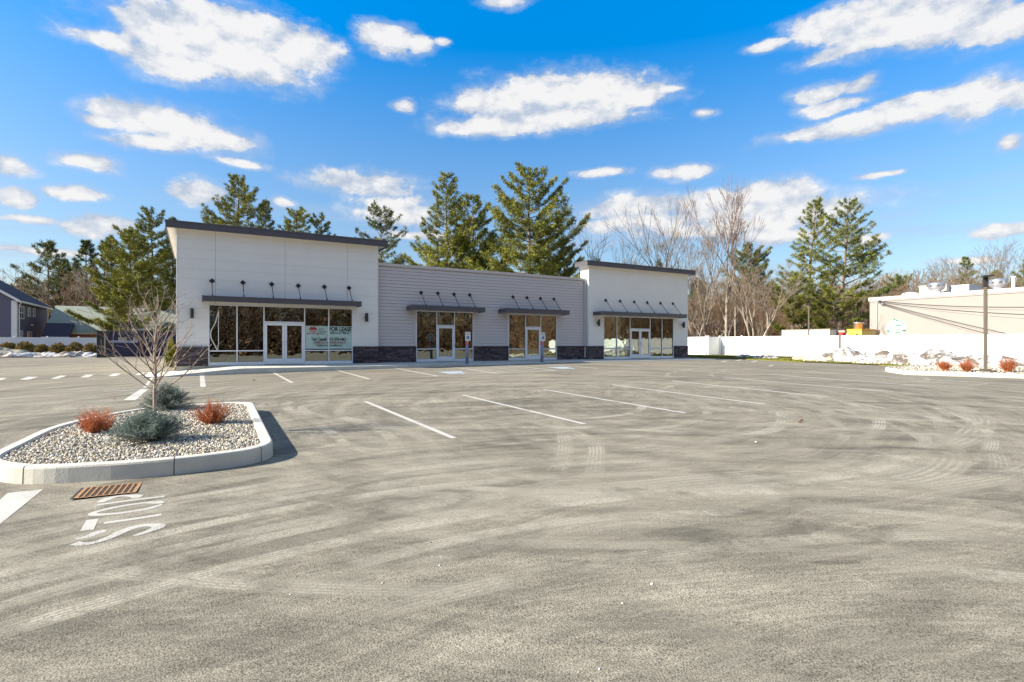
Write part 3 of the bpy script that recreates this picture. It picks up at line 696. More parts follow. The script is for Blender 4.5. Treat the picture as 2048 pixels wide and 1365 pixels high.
for i in range(22):
    x = .3 + 1.5 * i; y0 = 26.0
    if 12 < x < 15.6: continue
    jm.add([(x - .006, yy, swz(x, yy) + .002) for yy in (26.0, 28.5)] + [(x + .006, yy, swz(x, yy) + .002) for yy in (28.5, 26.0)], [(0, 3, 2, 1)])
struct(jm.build('sidewalk_joints', MT['joint']))


# ------------------------------------------------------------------ the shop building
B0 = .83
shop = thing('retail_building', 'single storey retail building with two tall pale towers and grey siding between', 'building', (15, 28.5, B0), world=True)
YT, YM = 28.55, 28.86


def minus(x0, x1, z0, z1, ops):
    """rectangles left of a rectangle once the openings are cut out"""
    out = [(x0, x1, z0, z1)]
    for a, b, c, d in ops:
        nxt = []
        for (p, q, r, s_) in out:
            if b <= p or a >= q or d <= r or c >= s_: nxt.append((p, q, r, s_)); continue
            if a > p: nxt.append((p, a, r, s_))
            if b < q: nxt.append((b, q, r, s_))
            lo, hi = max(a, p), min(b, q)
            if c > r: nxt.append((lo, hi, r, c))
            if d < s_: nxt.append((lo, hi, d, s_))
        out = nxt
    return [g for g in out if g[1] - g[0] > .004 and g[3] - g[2] > .004]


def panel_wall(mb, x0, x1, z0, z1, y, seams, ops, dz=.446, gap=.006, th=.05):
    zs = [z1]
    z = z1 - .42
    while z > z0 + .12: zs.append(z); z -= dz
    zs.append(z0); zs = zs[::-1]; X = [x0] + seams + [x1]
    for i in range(len(X) - 1):
        for j in range(len(zs) - 1):
            g2 = gap * .9
            for (a, b, c, d) in minus(X[i] + (g2 if i else 0), X[i + 1] - (g2 if i < len(X) - 2 else 0), zs[j] + gap * .7, zs[j + 1], ops):
                mb.cur = random.random(); mb.box(a, b, y, y + th, c, d)


def lap_wall(mb, x0, x1, z0, z1, y, ops, dz=.178):
    z = z0
    while z < z1 - .01:
        zt = min(z + dz, z1)
        for (a, b, c, d) in minus(x0, x1, z, zt, ops):
            mb.cur = random.random()
            c += .013 if c == z else 0
            mb.add([(a, y - .020, c), (b, y - .020, c), (b, y - .002, d), (a, y - .002, d), (a, y + .02, c), (b, y + .02, c), (b, y + .02, d), (a, y + .02, d)], [(0, 1, 2, 3), (0, 4, 5, 1), (3, 2, 6, 7), (0, 3, 7, 4), (1, 5, 6, 2)])
        z += dz


def stone_wall(name, x0, x1, y, parent, z0=B0, z1=1.64, side=None):
    """ledge stone courses; side: build along y at x=side instead"""
    mb = MB(); cap = MB(); rnd = random.Random(int(x0 * 100)); z = z0
    while z < z1 - .01:
        hh = min(rnd.choice([.05, .065, .08, .10, .13]), z1 - z); x = x0
        while x < x1 - .005:
            L_ = rnd.uniform(.14, .55); e = min(x + L_, x1)
            if x1 - e < .07: e = x1
            d = rnd.uniform(.0, .035); mb.cur = rnd.random() ** 1.3
            if side is None: mb.bbox(x + .003, e - .003, y - .055 - d, y + .06, z + .003, z + hh - .003, .008)
            else: mb.bbox(side - .06, side + .055 + d, x + .003, e - .003, z + .003, z + hh - .003, .008)
            x = e
        z += hh
    w = mb.build(name, MT['stone'], parent)
    if side is None: cap.bbox(x0 - .02, x1 + .02, y - .12, y + .05, z1, z1 + .055, .01)
    else: cap.bbox(side - .05, side + .12, x0 - .02, x1 + .02, z1, z1 + .055, .01)
    cap.build('stone_cap', MT['cap'], w)
    return w


def fxr(px, Y): return round(FX(px, Y), 3)


# storefront openings: x range, head height
W1 = (fxr(416.2, YT), fxr(706, YT), 3.66); W2 = (fxr(832, YM), fxr(947, YM), round(FZ(832, 621.3, YM), 2)); W3 = (fxr(1016.7, YM), fxr(1114, YM), round(FZ(1016.7, 627.6, YM), 2)); W4 = (fxr(1207, YT), fxr(1347.4, YT), round(FZ(1207, 632, YT), 2))
XL, XR1 = FX(352.5), 8.25
XL2, XR2 = FX(1177.2), FX(1375.5)
ZT = 6.98; ZM = 6.05
SB = 1.70
# grey wall top from the picture
ZM = FZ(960, 545.5, YM)
lab = MB(); op1 = [(W1[0], W1[1], 0, W1[2])]; op4 = [(W4[0], W4[1], 0, W4[2])]
panel_wall(lab, XL + .06, XR1 - .05, SB, ZT, YT, [fxr(430.5, YT), fxr(570.2, YT), fxr(694.7, YT)], op1)
wl = lab.build('tower_wall_panels', MT['panel'], shop)
lab = MB(); panel_wall(lab, XL2 + .05, XR2 - .06, SB, ZT, YT, [], op4, gap=.004); wr = lab.build('tower_wall_panels', MT['panel'], shop)
# backing behind the panel joints, corner boards, core walls
bk = MB()
for (a, b, c, d) in minus(XL + .03, XR1 - .03, B0, ZT, op1): bk.box(a, b, YT + .05, YT + .22, c, d)
for (a, b, c, d) in minus(XL2 + .03, XR2 - .03, B0, ZT, op4): bk.box(a, b, YT + .05, YT + .22, c, d)
for (a, b, c, d) in minus(XR1 - .02, XL2 + .02, B0, ZM - .02, [(W2[0], W2[1], 0, W2[2]), (W3[0], W3[1], 0, W3[2])]): bk.box(a, b, YM + .02, YM + .2, c, d)
bk.build('wall_core', MT['roofgrey'], shop)
for a, b in ((XL, XL + .055), (XR1 - .045, XR1), (XL2, XL2 + .045), (XR2 - .055, XR2)): cb = MB(); cb.bbox(a, b, YT - .012, YT + .06, SB, ZT, .004); cb.build('corner_trim', MT['trimw'], shop)
# tower side walls
def side_wall(x, y0, y1, z0, z1, face):
    mb = MB(); z = z1
    zs = [z1]; z = z1 - .42
    while z > z0 + .12: zs.append(z); z -= .446
    zs.append(z0); zs = zs[::-1]
    for j in range(len(zs) - 1): mb.cur = random.random(); mb.box(x, x + .05, y0, y1, zs[j] + .004, zs[j + 1])
    return mb
TDL, TDR = 38.5, 29.42
s1 = side_wall(XL, YT + .06, 46, SB, 6.2, -1)
for (a, b, c, d) in [(XL, XL + .05, 6.2, ZT)]: s1.box(a, b, YT + .06, TDL, c, d)
s1.build('side_wall', MT['panel'], shop)
side_wall(XR1 - .05, YT + .06, TDL, ZM, ZT, 1).build('side_wall', MT['panel'], shop)
side_wall(XL2, YT + .06, TDR, SB, ZT, -1).build('side_wall', MT['panel'], shop)
SW = (29.0, 35.2)        # glazed opening in the right end wall
er = MB()
for (a, b, c, d) in minus(YT + .06, 46, SB, 6.08, [(SW[0], SW[1], 0, W4[2])]): er.box(XR2 - .05, XR2, a, b, c, d)
er.box(XR2 - .05, XR2, YT + .06, TDR, 6.08, ZT); er.build('side_wall', MT['panel'], shop)
bw = MB(); bw.box(XL, XR2, 46, 46.15, B0, 6.1); bw.build('back_wall', MT['panel'], shop)
bw = MB(); bw.box(XL + .05, XR1 - .05, TDL - .1, TDL, ZM, ZT - .02); bw.build('tower_back_wall', MT['panel'], shop)
bw = MB(); bw.box(XL2 + .05, XR2 - .05, TDR - .1, TDR, ZM - .3, ZT - .02); bw.build('tower_back_wall', MT['panel'], shop)
rf = MB(); rf.box(XL + .06, XR2 - .06, YM + .2, 46, 5.55, 5.75); rf.build('flat_roof', MT['roofgrey'], shop)
# grey siding
sdm = MB(); lap_wall(sdm, XR1, XL2, SB, ZM, YM, [(W2[0], W2[1], 0, W2[2]), (W3[0], W3[1], 0, W3[2])]); sdm.build('lap_siding', MT['siding'], shop)
ct = MB(); ct.bbox(XR1, XL2, YM - .05, YM + .25, ZM, ZM + .10, .01); ct.bbox(XR1 - .0, XL2, YM - .075, YM - .05, ZM - .03, ZM + .115, .004); ct.build('parapet_cap', MT['siding'], shop)
for (w_) in (W2, W3):
    jb = MB(); jb.bbox(w_[0] - .11, w_[0] - .005, YM - .028, YM + .03, SB + .06, w_[2] + .02, .004); jb.build('window_casing', MT['siding'], shop); jb = MB(); jb.bbox(w_[1] + .005, w_[1] + .11, YM - .028, YM + .03, SB + .06, w_[2] + .02, .004); jb.build('window_casing', MT['siding'], shop)
dp = MB(); dp.bbox(XL2 - .16, XL2 - .05, YM - .11, YM - .03, B0 + .1, ZM - .05, .01); dp.build('downspout', MT['siding'], shop)
# parapet fascias
def fascia(name, x0, x1, z0, z1, ov, TD):
    mb = MB(); mb.bbox(x0 - ov, x1 + ov, YT - ov, YT - ov + .05, z0, z1, .006); mb.bbox(x0 - ov, x0 - ov + .05, YT - ov + .05, TD + .12, z0, z1, .006); mb.bbox(x1 + ov - .05, x1 + ov, YT - ov + .05, TD + .12, z0, z1, .006)
    mb.bbox(x0 - ov - .02, x1 + ov + .02, YT - ov - .02, TD + .12, z1, z1 + .06, .006); mb.box(x0 - ov + .05, x1 + ov - .05, YT - ov + .05, YT - ov + .09, z0 + .02, z1)
    f = mb.build(name, MT['fascia'], shop)
    so_ = MB(); so_.box(x0 - ov + .05, x1 + ov - .05, YT - ov + .09, YT + .0, z0 + .05, z0 + .09); so_.box(x0 - ov + .05, x0 - .002, YT, TD + .12, z0 + .05, z0 + .09); so_.box(x1 + .002, x1 + ov - .05, YT, TD + .12, z0 + .05, z0 + .09); so_.build('soffit', MT['panel'], f)
fascia('roof_fascia', XL, XR1, 6.93, 7.20, .40, TDL)
fascia('roof_fascia', XL2, XR2, 6.93, 7.20, .40, TDR)
# stone bases
stone_wall('stone_base', XL, W1[0] - .01, YT, shop); stone_wall('stone_base', W1[1] + .01, XR1, YT, shop)
stone_wall('stone_base', XR1 + .005, W2[0] - .01, YM, shop); stone_wall('stone_base', W2[1] + .01, W3[0] - .01, YM, shop); stone_wall('stone_base', W3[1] + .01, XL2 - .06, YM, shop)
stone_wall('stone_base', XL2, W4[0] - .01, YT, shop); stone_wall('stone_base', W4[1] + .01, XR2, YT, shop)
stone_wall('stone_base', YT + .07, 28.99, 0, shop, side=XR2 - .01); stone_wall('stone_base', 35.21, 46, 0, shop, side=XR2 - .01)
fm = MB(); fm.box(XL, XR2 - .02, YT - .03, YT + .05, .3, B0 - .003); fm.box(XL - .002, XL + .2, YT, 46, .3, SB); fm.box(XR2 - .2, XR2 - .02, YT, 46, .3, B0 - .003); fm.build('foundation', MT['found'], shop)
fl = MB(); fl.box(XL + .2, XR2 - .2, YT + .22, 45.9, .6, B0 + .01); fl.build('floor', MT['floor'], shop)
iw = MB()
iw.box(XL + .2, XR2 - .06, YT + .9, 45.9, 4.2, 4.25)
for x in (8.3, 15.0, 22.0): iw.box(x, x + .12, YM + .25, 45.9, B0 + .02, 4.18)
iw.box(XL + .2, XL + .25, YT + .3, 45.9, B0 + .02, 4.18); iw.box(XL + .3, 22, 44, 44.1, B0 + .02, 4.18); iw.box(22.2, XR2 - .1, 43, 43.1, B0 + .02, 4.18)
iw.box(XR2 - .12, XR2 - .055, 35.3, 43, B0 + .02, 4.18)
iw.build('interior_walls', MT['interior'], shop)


def storefront(w, Y, mull, door, trans, ft=.055, head_door=2.90, gmat='glass'):
    """aluminium storefront: w=(x0,x1,head); mull = x of mullions; door=(x0,x1,leaves)"""
    x0, x1, zt = w; yo = Y - .01; yd = Y + .11
    win = thing('w', None, None)
    bpy.data.objects.remove(win)
    fr = MB(); bz = B0 + .0
    fr.bbox(x0, x0 + ft, yo, yd, bz, zt, .005); fr.bbox(x1 - ft, x1, yo, yd, bz, zt, .005); fr.bbox(x0 + ft, x1 - ft, yo + .001, yd, zt - ft, zt, .005)
    xs_ = [x0 + ft / 2] + mull + [x1 - ft / 2]
    for m_ in mull: fr.bbox(m_ - ft / 2, m_ + ft / 2, yo + .002, yd, bz, zt - ft, .005)
    panes = []
    for a, b in zip(xs_[:-1], xs_[1:]):
        if door and a >= door[0] - .01 and b <= door[1] + .01:
            fr.bbox(a + ft / 2, b - ft / 2, yo + .003, yd, head_door, head_door + ft, .004); panes.append((a, b, head_door + ft, zt - ft)); continue
        fr.bbox(a + ft / 2, b - ft / 2, yo + .003, yd, bz, bz + .15, .004); fr.bbox(a + ft / 2, b - ft / 2, yo + .004, yd, trans - ft / 2, trans + ft / 2, .004)
        panes.append((a, b, bz + .15, trans - ft / 2)); panes.append((a, b, trans + ft / 2, zt - ft))
    wo_ = fr.build('storefront_window', MT['frame'], shop)
    for (a, b, c, d) in panes:
        g = MB(); g.box(a + ft / 2 - .004, b - ft / 2 + .004, Y + .045, Y + .051, c - .004, d + .004); g.build('pane', MT[gmat], wo_)
        k_ = MB()
        for q in ((a + ft / 2, a + ft / 2 + .014, c, d), (b - ft / 2 - .014, b - ft / 2, c, d), (a + ft / 2 + .014, b - ft / 2 - .014, c, c + .012), (a + ft / 2 + .014, b - ft / 2 - .014, d - .012, d)): k_.box(q[0], q[1], Y + .03, Y + .044, q[2], q[3])
        k_.build('gasket', MT['dark'], wo_)
    # doors
    n = door[2]; dw = (door[1] - door[0] - ft) / n
    for i in range(n):
        a = door[0] + ft / 2 + i * dw + .004; b = a + dw - .008; st_ = .105; z0 = B0 + .02; z1 = head_door - .008
        d_ = MB(); d_.bbox(a, a + st_, Y + .0, Y + .055, z0, z1, .006); d_.bbox(b - st_, b, Y + .0, Y + .055, z0, z1, .006); d_.bbox(a + st_, b - st_, Y + .002, Y + .055, z0, z0 + .27, .006); d_.bbox(a + st_, b - st_, Y + .002, Y + .055, z1 - .13, z1, .006)
        do = d_.build('door', MT['frame'], shop)
        g = MB(); g.box(a + st_ - .003, b - st_ + .003, Y + .028, Y + .034, z0 + .267, z1 - .127); g.build('pane', MT[gmat], do)
        k_ = MB()
        for q in ((a + st_, a + st_ + .012, z0 + .27, z1 - .13), (b - st_ - .012, b - st_, z0 + .27, z1 - .13), (a + st_, b - st_, z0 + .27, z0 + .282), (a + st_, b - st_, z1 - .142, z1 - .13)): k_.box(q[0], q[1], Y + .015, Y + .027, q[2], q[3])
        k_.build('gasket', MT['dark'], do)
        pb = MB(); pb.bbox(a + st_ - .01, b - st_ + .01, Y + .075, Y + .11, 1.86, 1.90, .01); pb.build('push_bar', MT['frame'], do)
        hx = (b - .05) if (n == 2 and i == 0) or (n == 1 and door[3] == 'r') else (a + .05)
        hh = MB(); hh.tube([(hx, Y, 1.73), (hx, Y - .07, 1.75), (hx, Y - .075, 1.87), (hx, Y - .07, 1.99), (hx, Y, 2.01)], .013, 8); hh.build('handle', MT['frame'], do)


m1 = [fxr(p, YT) for p in (474, 528, 609.3, 657.7)]
storefront(W1, YT, m1, (m1[1], m1[2], 2, ''), round(FZ(445, 702.3, YT), 3), head_door=2.86)
m2 = [fxr(p, YM) for p in (873.6, 909)]; storefront(W2, YM, m2, (m2[0], m2[1], 1, 'r'), round(FZ(850, 698.5, YM), 3), head_door=2.86)
m3 = [fxr(p, YM) for p in (1051.2, 1081.5)]; storefront(W3, YM, m3, (m3[0], m3[1], 1, 'l'), round(FZ(1033, 698.5, YM), 3), head_door=2.86)
m4 = [fxr(p, YT) for p in (1234, 1260.4, 1300.5, 1324.3)]; storefront(W4, YT, m4, (m4[1], m4[2], 2, ''), round(FZ(1220, 697.5, YT), 3), head_door=2.86, gmat='glass_clear')
# glazing in the right end wall
ef = MB(); n_ = 4; Ls = (SW[1] - SW[0]) / n_
for i in range(n_ + 1): ef.bbox(XR2 - .12, XR2 + .005, SW[0] + i * Ls - .027 * (i > 0), SW[0] + i * Ls + .027 * (i < n_), B0, W4[2], .004)
for z in (B0, 1.62, W4[2] - .055): ef.bbox(XR2 - .119, XR2 + .003, SW[0] + .01, SW[1] - .01, z, z + (.15 if z == B0 else .055), .004)
eo = ef.build('storefront_window', MT['frame'], shop)
for i in range(n_): g = MB(); g.box(XR2 - .06, XR2 - .054, SW[0] + i * Ls + .02, SW[0] + (i + 1) * Ls - .02, B0 + .1, W4[2] - .03); g.build('pane', MT['glass_clear'], eo)


def canopy(px0, px1, Yw, zt, anchors, rods=None, h=.25, dep=.95, az_=1.0):
    yf = Yw - dep; x0 = FX(px0, yf); x1 = FX(px1, yf)
    mb = MB(); mb.bbox(x0, x1, yf, yf + .04, zt - h, zt, .006); mb.bbox(x0, x0 + .04, yf + .04, Yw - .03, zt - h, zt, .006); mb.bbox(x1 - .04, x1, yf + .04, Yw - .03, zt - h, zt, .006)
    mb.box(x0 + .04, x1 - .04, yf + .04, Yw - .03, zt - .06, zt - .03); mb.bbox(x0 - .012, x1 + .012, yf - .012, yf, zt - .035, zt + .008, .003)
    for k in range(int((x1 - x0) / .9)): mb.box(x0 + .5 + k * .9, x0 + .55 + k * .9, yf + .045, Yw - .03, zt - h + .04, zt - .061)
    c_ = mb.build('canopy', MT['fascia'], shop)
    for px, py in anchors:
        x = FX(px, Yw); z = FZ(px, py, Yw)
        r = MB(); r.tube([(x, Yw - .06, z - .0), (x, yf + .12, zt + .04)], .017, 8); r.tube([(x, yf + .12, zt + .10), (x, yf + .12, zt)], .03, 6)
        r.build('tie_rod', MT['dark'], c_)
        p = MB(); d = .125; q = [(x - d, z), (x, z - d), (x + d, z), (x, z + d)]
        p.add([(a, Yw - .03, b) for a, b in q] + [(a, Yw - .005, b) for a, b in q], [(0, 1, 2, 3), (7, 6, 5, 4), (0, 4, 5, 1), (1, 5, 6, 2), (2, 6, 7, 3), (3, 7, 4, 0)])
        p.box(x - .012, x + .012, Yw - .10, Yw - .03, z - .04, z + .04); p.tube([(x - .03, Yw - .07, z), (x + .03, Yw - .07, z)], .018, 6)
        for a, b in ((.07, 0), (-.07, 0), (0, .07), (0, -.07)): p.tube([(x + a, Yw - .045, z + b), (x + a, Yw - .03, z + b)], .014, 6)
        p.build('anchor_plate', MT['dark'], c_)
    return c_


canopy(404, 723.5, YT, 3.97, [(424, 562.5), (485.8, 565.7), (543.4, 569), (596.5, 572), (648.7, 574.2), (698, 576.5)], dep=.80)
canopy(823, 971, YM, round(1.798 + (689.6 - 610.5) * (YM - .85) / (cT - (823 - 1024) / F * sT) / F, 3), [(841.9, 585.8), (875.5, 587), (907.8, 589.2), (939.2, 590.4)], dep=.85)
canopy(1010.2, 1139.3, YM, round(1.798 + (689.6 - 617) * (YM - .85) / (cT - (1010 - 1024) / F * sT) / F, 3), [(1025.8, 594.4), (1053.6, 595.8), (1080.6, 597.4), (1107.5, 598.6)], dep=.85)
canopy(1202, 1374, YT, round(1.798 + (689.6 - 622.8) * (YT - .85) / (cT - (1202 - 1024) / F * sT) / F, 3), [(1211.2, 601), (1239.9, 602.8), (1268.1, 604.3), (1294.1, 605.6), (1320.7, 606.9), (1345.6, 607.8)], dep=.85)
for px, y0, y1 in ((383.6, 617.3, 637.3), (731.7, 626.8, 644), (1194.8, 639.2, 652.8), (1364.4, 644, 656)):
    x = FX(px, YT); z1 = FZ(px, y0, YT - .15); z0 = FZ(px, y1, YT - .15)
    l = MB(); l.tube([(x, YT - .17, z0), (x, YT - .17, z1)], .082, 16); l.box(x - .03, x + .03, YT - .10, YT - .005, (z0 + z1) / 2 - .03, (z0 + z1) / 2 + .03); l.bbox(x - .06, x + .06, YT - .03, YT - .002, (z0 + z1) / 2 - .08, (z0 + z1) / 2 + .08)
    wl_ = l.build('wall_lamp', MT['dark'], shop)
    l = MB(); l.tube([(x, YT - .17, z0 - .004), (x, YT - .17, z0 + .001)], .06, 14); l.build('lens', MT['lens'], wl_)

# made-up pale strip standing for a warped reflection on the first window
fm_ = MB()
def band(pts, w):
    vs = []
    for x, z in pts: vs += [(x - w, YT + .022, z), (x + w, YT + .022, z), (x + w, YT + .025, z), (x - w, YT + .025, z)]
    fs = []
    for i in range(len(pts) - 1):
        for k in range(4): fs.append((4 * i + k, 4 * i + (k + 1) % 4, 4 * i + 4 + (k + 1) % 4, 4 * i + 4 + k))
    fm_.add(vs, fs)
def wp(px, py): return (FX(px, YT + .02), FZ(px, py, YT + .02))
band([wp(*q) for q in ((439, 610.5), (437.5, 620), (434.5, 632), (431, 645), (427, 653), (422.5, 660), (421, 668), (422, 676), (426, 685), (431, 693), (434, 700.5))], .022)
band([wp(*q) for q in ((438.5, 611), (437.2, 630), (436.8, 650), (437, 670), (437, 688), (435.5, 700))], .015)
tag(fm_.build('window_reflection_strip', MT['refl_strip']), 'curled pale strip imitating a warped reflection on the leftmost pane of the left tower window', 'plastic strip')

# lease banner behind the glass
bn = thing('lease_banner', 'pale green FOR LEASE banner with red house logo inside the left tower window', 'banner', (FX(657, YT + .1), YT + .10, FZ(657, 698, YT)), world=True)
bx0, bx1 = FX(611.2, YT), FX(704, YT); bz1 = FZ(611, 652, YT); bz0 = FZ(611, 698.3, YT); BY = YT + .026
q = MB(); q.box(bx0, bx1, BY, BY + .003, bz0, bz1); q.build('sheet', MT['banner'], bn)
bwid = bx1 - bx0; bh = bz1 - bz0
def bp_(px, py): return (FX(px, BY), FZ(px, py, BY))
tx = MB(); y_ = BY - .004
x_, z_ = bp_(680.5, 659.3); put_text(tx, 'FOR LEASE', .30, x_, z_, y_, .78, .012)
x_, z_ = bp_(679.5, 666.5); put_text(tx, '1500 s.f. to 7400 s.f.', .15, x_, z_, y_, .80, .006)
x_, z_ = bp_(658, 679.2); put_text(tx, 'Ted Cassell  413-374-4461', .225, x_, z_, y_, .70, .009)
x_, z_ = bp_(659, 691.5); put_text(tx, 'ParkSquareCommercialMass.com', .13, x_, z_, y_, .72, .004)
x_, z_ = bp_(643, 658.5); put_text(tx, 'Park', .17, x_, z_, y_, .8, .0); x_, z_ = bp_(645, 663.2); put_text(tx, 'Square', .19, x_, z_, y_, .8, .0); x_, z_ = bp_(645, 668); put_text(tx, 'Realty', .11, x_, z_, y_, .8, .0)
tx.build('lettering', MT['ink'], bn)
tx = MB(); x_, z_ = bp_(659, 685.8); put_text(tx, 'COMMERCIAL & INVESTMENT DIVISION', .135, x_, z_, y_, .66, .005)
tx.box(x_ - .75, x_ + .75, y_, y_ + .002, z_ - .085, z_ - .075); tx.build('lettering', MT['maroon'], bn)
x_, z_ = bp_(626, 669.2); lg = MB()
lg.add([(x_ - .21, y_, z_ + .22), (x_ + .21, y_, z_ + .22), (x_ + .13, y_, z_ + .36), (x_ - .13, y_, z_ + .36)], [(0, 1, 2, 3)])
for a in (-.09, .06): lg.box(x_ + a, x_ + a + .03, y_, y_ + .002, z_ + .36, z_ + .40)
for a in (-.12, -.03, .06):
    for b in (.03, .13):
        if a == -.03 and b == .03: lg.box(x_ - .02, x_ + .03, y_, y_ + .002, z_, z_ + .11)
        else: lg.box(x_ + a, x_ + a + .06, y_, y_ + .002, z_ + b, z_ + b + .06)
for a in (-.31, .17): lg.box(x_ + a, x_ + a + .15, y_, y_ + .002, z_, z_ + .05)
lg.box(x_ - .19, x_ - .175, y_, y_ + .002, z_, z_ + .22); lg.box(x_ + .175, x_ + .19, y_, y_ + .002, z_, z_ + .22)
lg.build('house_logo', MT['red'], bn)

# accessible parking signs
def park_sign(px, Y, label):
    Z = None; x = FX(px, Y); zb = swz(x, Y); t = thing('parking_sign', label, 'sign', (x, Y, zb), 0, 'accessible parking signs on the sidewalk kerb')
    m_ = MB(); m_.tube([(0, 0, 0), (0, 0, 1.22)], .085, 14); m_.tube([(0, 0, 1.22), (0, 0, 1.28)], [.085, .05], 14); m_.build('post', MT['bollard'], t, True)
    m_ = MB(); m_.tube([(0, 0, .98), (0, 0, 1.20)], .0865, 14, False); m_.build('red_band', MT['sticker'], t, True)
    m_ = MB(); m_.bbox(-.155, .155, -.11, -.10, 1.22, 1.70, .004); m_.box(-.02, .02, -.10, -.02, 1.15, 1.65); p = m_.build('sign_plate', MT['signwhite'], t)
    m_ = MB()
    for s_, z, sz in (('RESERVED', 1.635, .062), ('PARKING', 1.565, .062), ('VAN ACCESSIBLE', 1.265, .032)): put_text(m_, s_, sz, 0, z, -.1125, .95, .0008)
    m_.build('lettering', MT['signgreen'], p)
    m_ = MB(); m_.box(-.075, .075, -.1125, -.1105, 1.33, 1.49); m_.build('blue_square', MT['signblue'], p)
    m_ = MB(); wheelchair(m_, lambda a, b: (a, -.1145, 1.41 + b), .13); m_.build('access_symbol', MT['signwhite'], p)


park_sign(934, 26.35, 'accessible parking sign on blue grey post before the left grey wall shopfront')
park_sign(1084, 26.35, 'accessible parking sign on blue grey post before the right grey wall shopfront')
# items seen in the shop interiors
t = thing('site_board', 'orange and white notice board inside the left grey wall shopfront', 'notice board', (FX(866, 31), 31, B0 + .01))
m_ = MB(); m_.bbox(-.17, .17, -.02, 0, 0, .95, .004); m_.build('board', MT['signwhite'], t)
m_ = MB(); m_.bbox(-.17, .17, -.02, 0, .96, 1.5, .004); m_.build('top_board', MT['orangecone'], t)


# ------------------------------------------------------------------ plants: generators
def seg_tubes(segs, n):
    """tapered tubes for many straight pieces at once; segs (m, 8): p0, p1, r0, r1"""
    s = np.asarray(segs, float); p0 = s[:, :3]; p1 = s[:, 3:6]; d = p1 - p0; d /= np.linalg.norm(d, axis=1)[:, None] + 1e-9
    a = np.where(np.abs(d[:, 2:3]) < .9, np.array([[0, 0, 1.]]), np.array([[1., 0, 0]])); u = np.cross(d, a); u /= np.linalg.norm(u, axis=1)[:, None]; w = np.cross(d, u)
    V = []
    for p, r in ((p0, s[:, 6]), (p1, s[:, 7])):
        for k in range(n):
            t = 2 * PI * k / n; V.append(p + (u * math.cos(t) + w * math.sin(t)) * r[:, None])
    V = np.stack(V, 1); m = len(s); base = (np.arange(m) * 2 * n)[:, None]
    Fc = [np.concatenate([base + k, base + (k + 1) % n, base + n + (k + 1) % n, base + n + k], 1) for k in range(n)]
    return V.reshape(-1, 3), np.concatenate(Fc, 0)


def tube_obj(name, segs, n, mt, parent, smooth=True):
    V, Fc = seg_tubes(segs, n); return npmesh(name, V, Fc, 4, np.full(len(V), .5), mt, parent, smooth)


def rot_to(d, v):
    return d.to_track_quat('Z', 'Y') @ v


def needles(P, size, rnd, n=8, wid=.22, up=.35, dirs=None):
    """tufts of needle-like triangles round each point of P (m,3)"""
    m = len(P); D = rnd.normal(0, 1, (m, n, 3)); D[..., 2] += up
    if dirs is not None: D += dirs[:, None, :] * 1.3
    D /= np.linalg.norm(D, axis=2)[..., None]
    L = size * rnd.uniform(.55, 1.15, (m, n, 1)); A = rnd.normal(0, 1, (m, n, 3)); Wd = np.cross(D, A); Wd /= np.linalg.norm(Wd, axis=2)[..., None] + 1e-9
    st = P[:, None, :] + rnd.normal(0, size * .22, (m, n, 3)); a = st - Wd * L * wid * .5; b = st + Wd * L * wid * .5; c = st + D * L
    V = np.stack([a, b, c], 2).reshape(-1, 3)
    t = np.repeat(np.clip(rnd.normal(.5, .22, (m, 1)) + rnd.normal(0, .12, (m, n)), 0, 1).ravel(), 3)
    return V, np.arange(len(V)).reshape(-1, 3), t


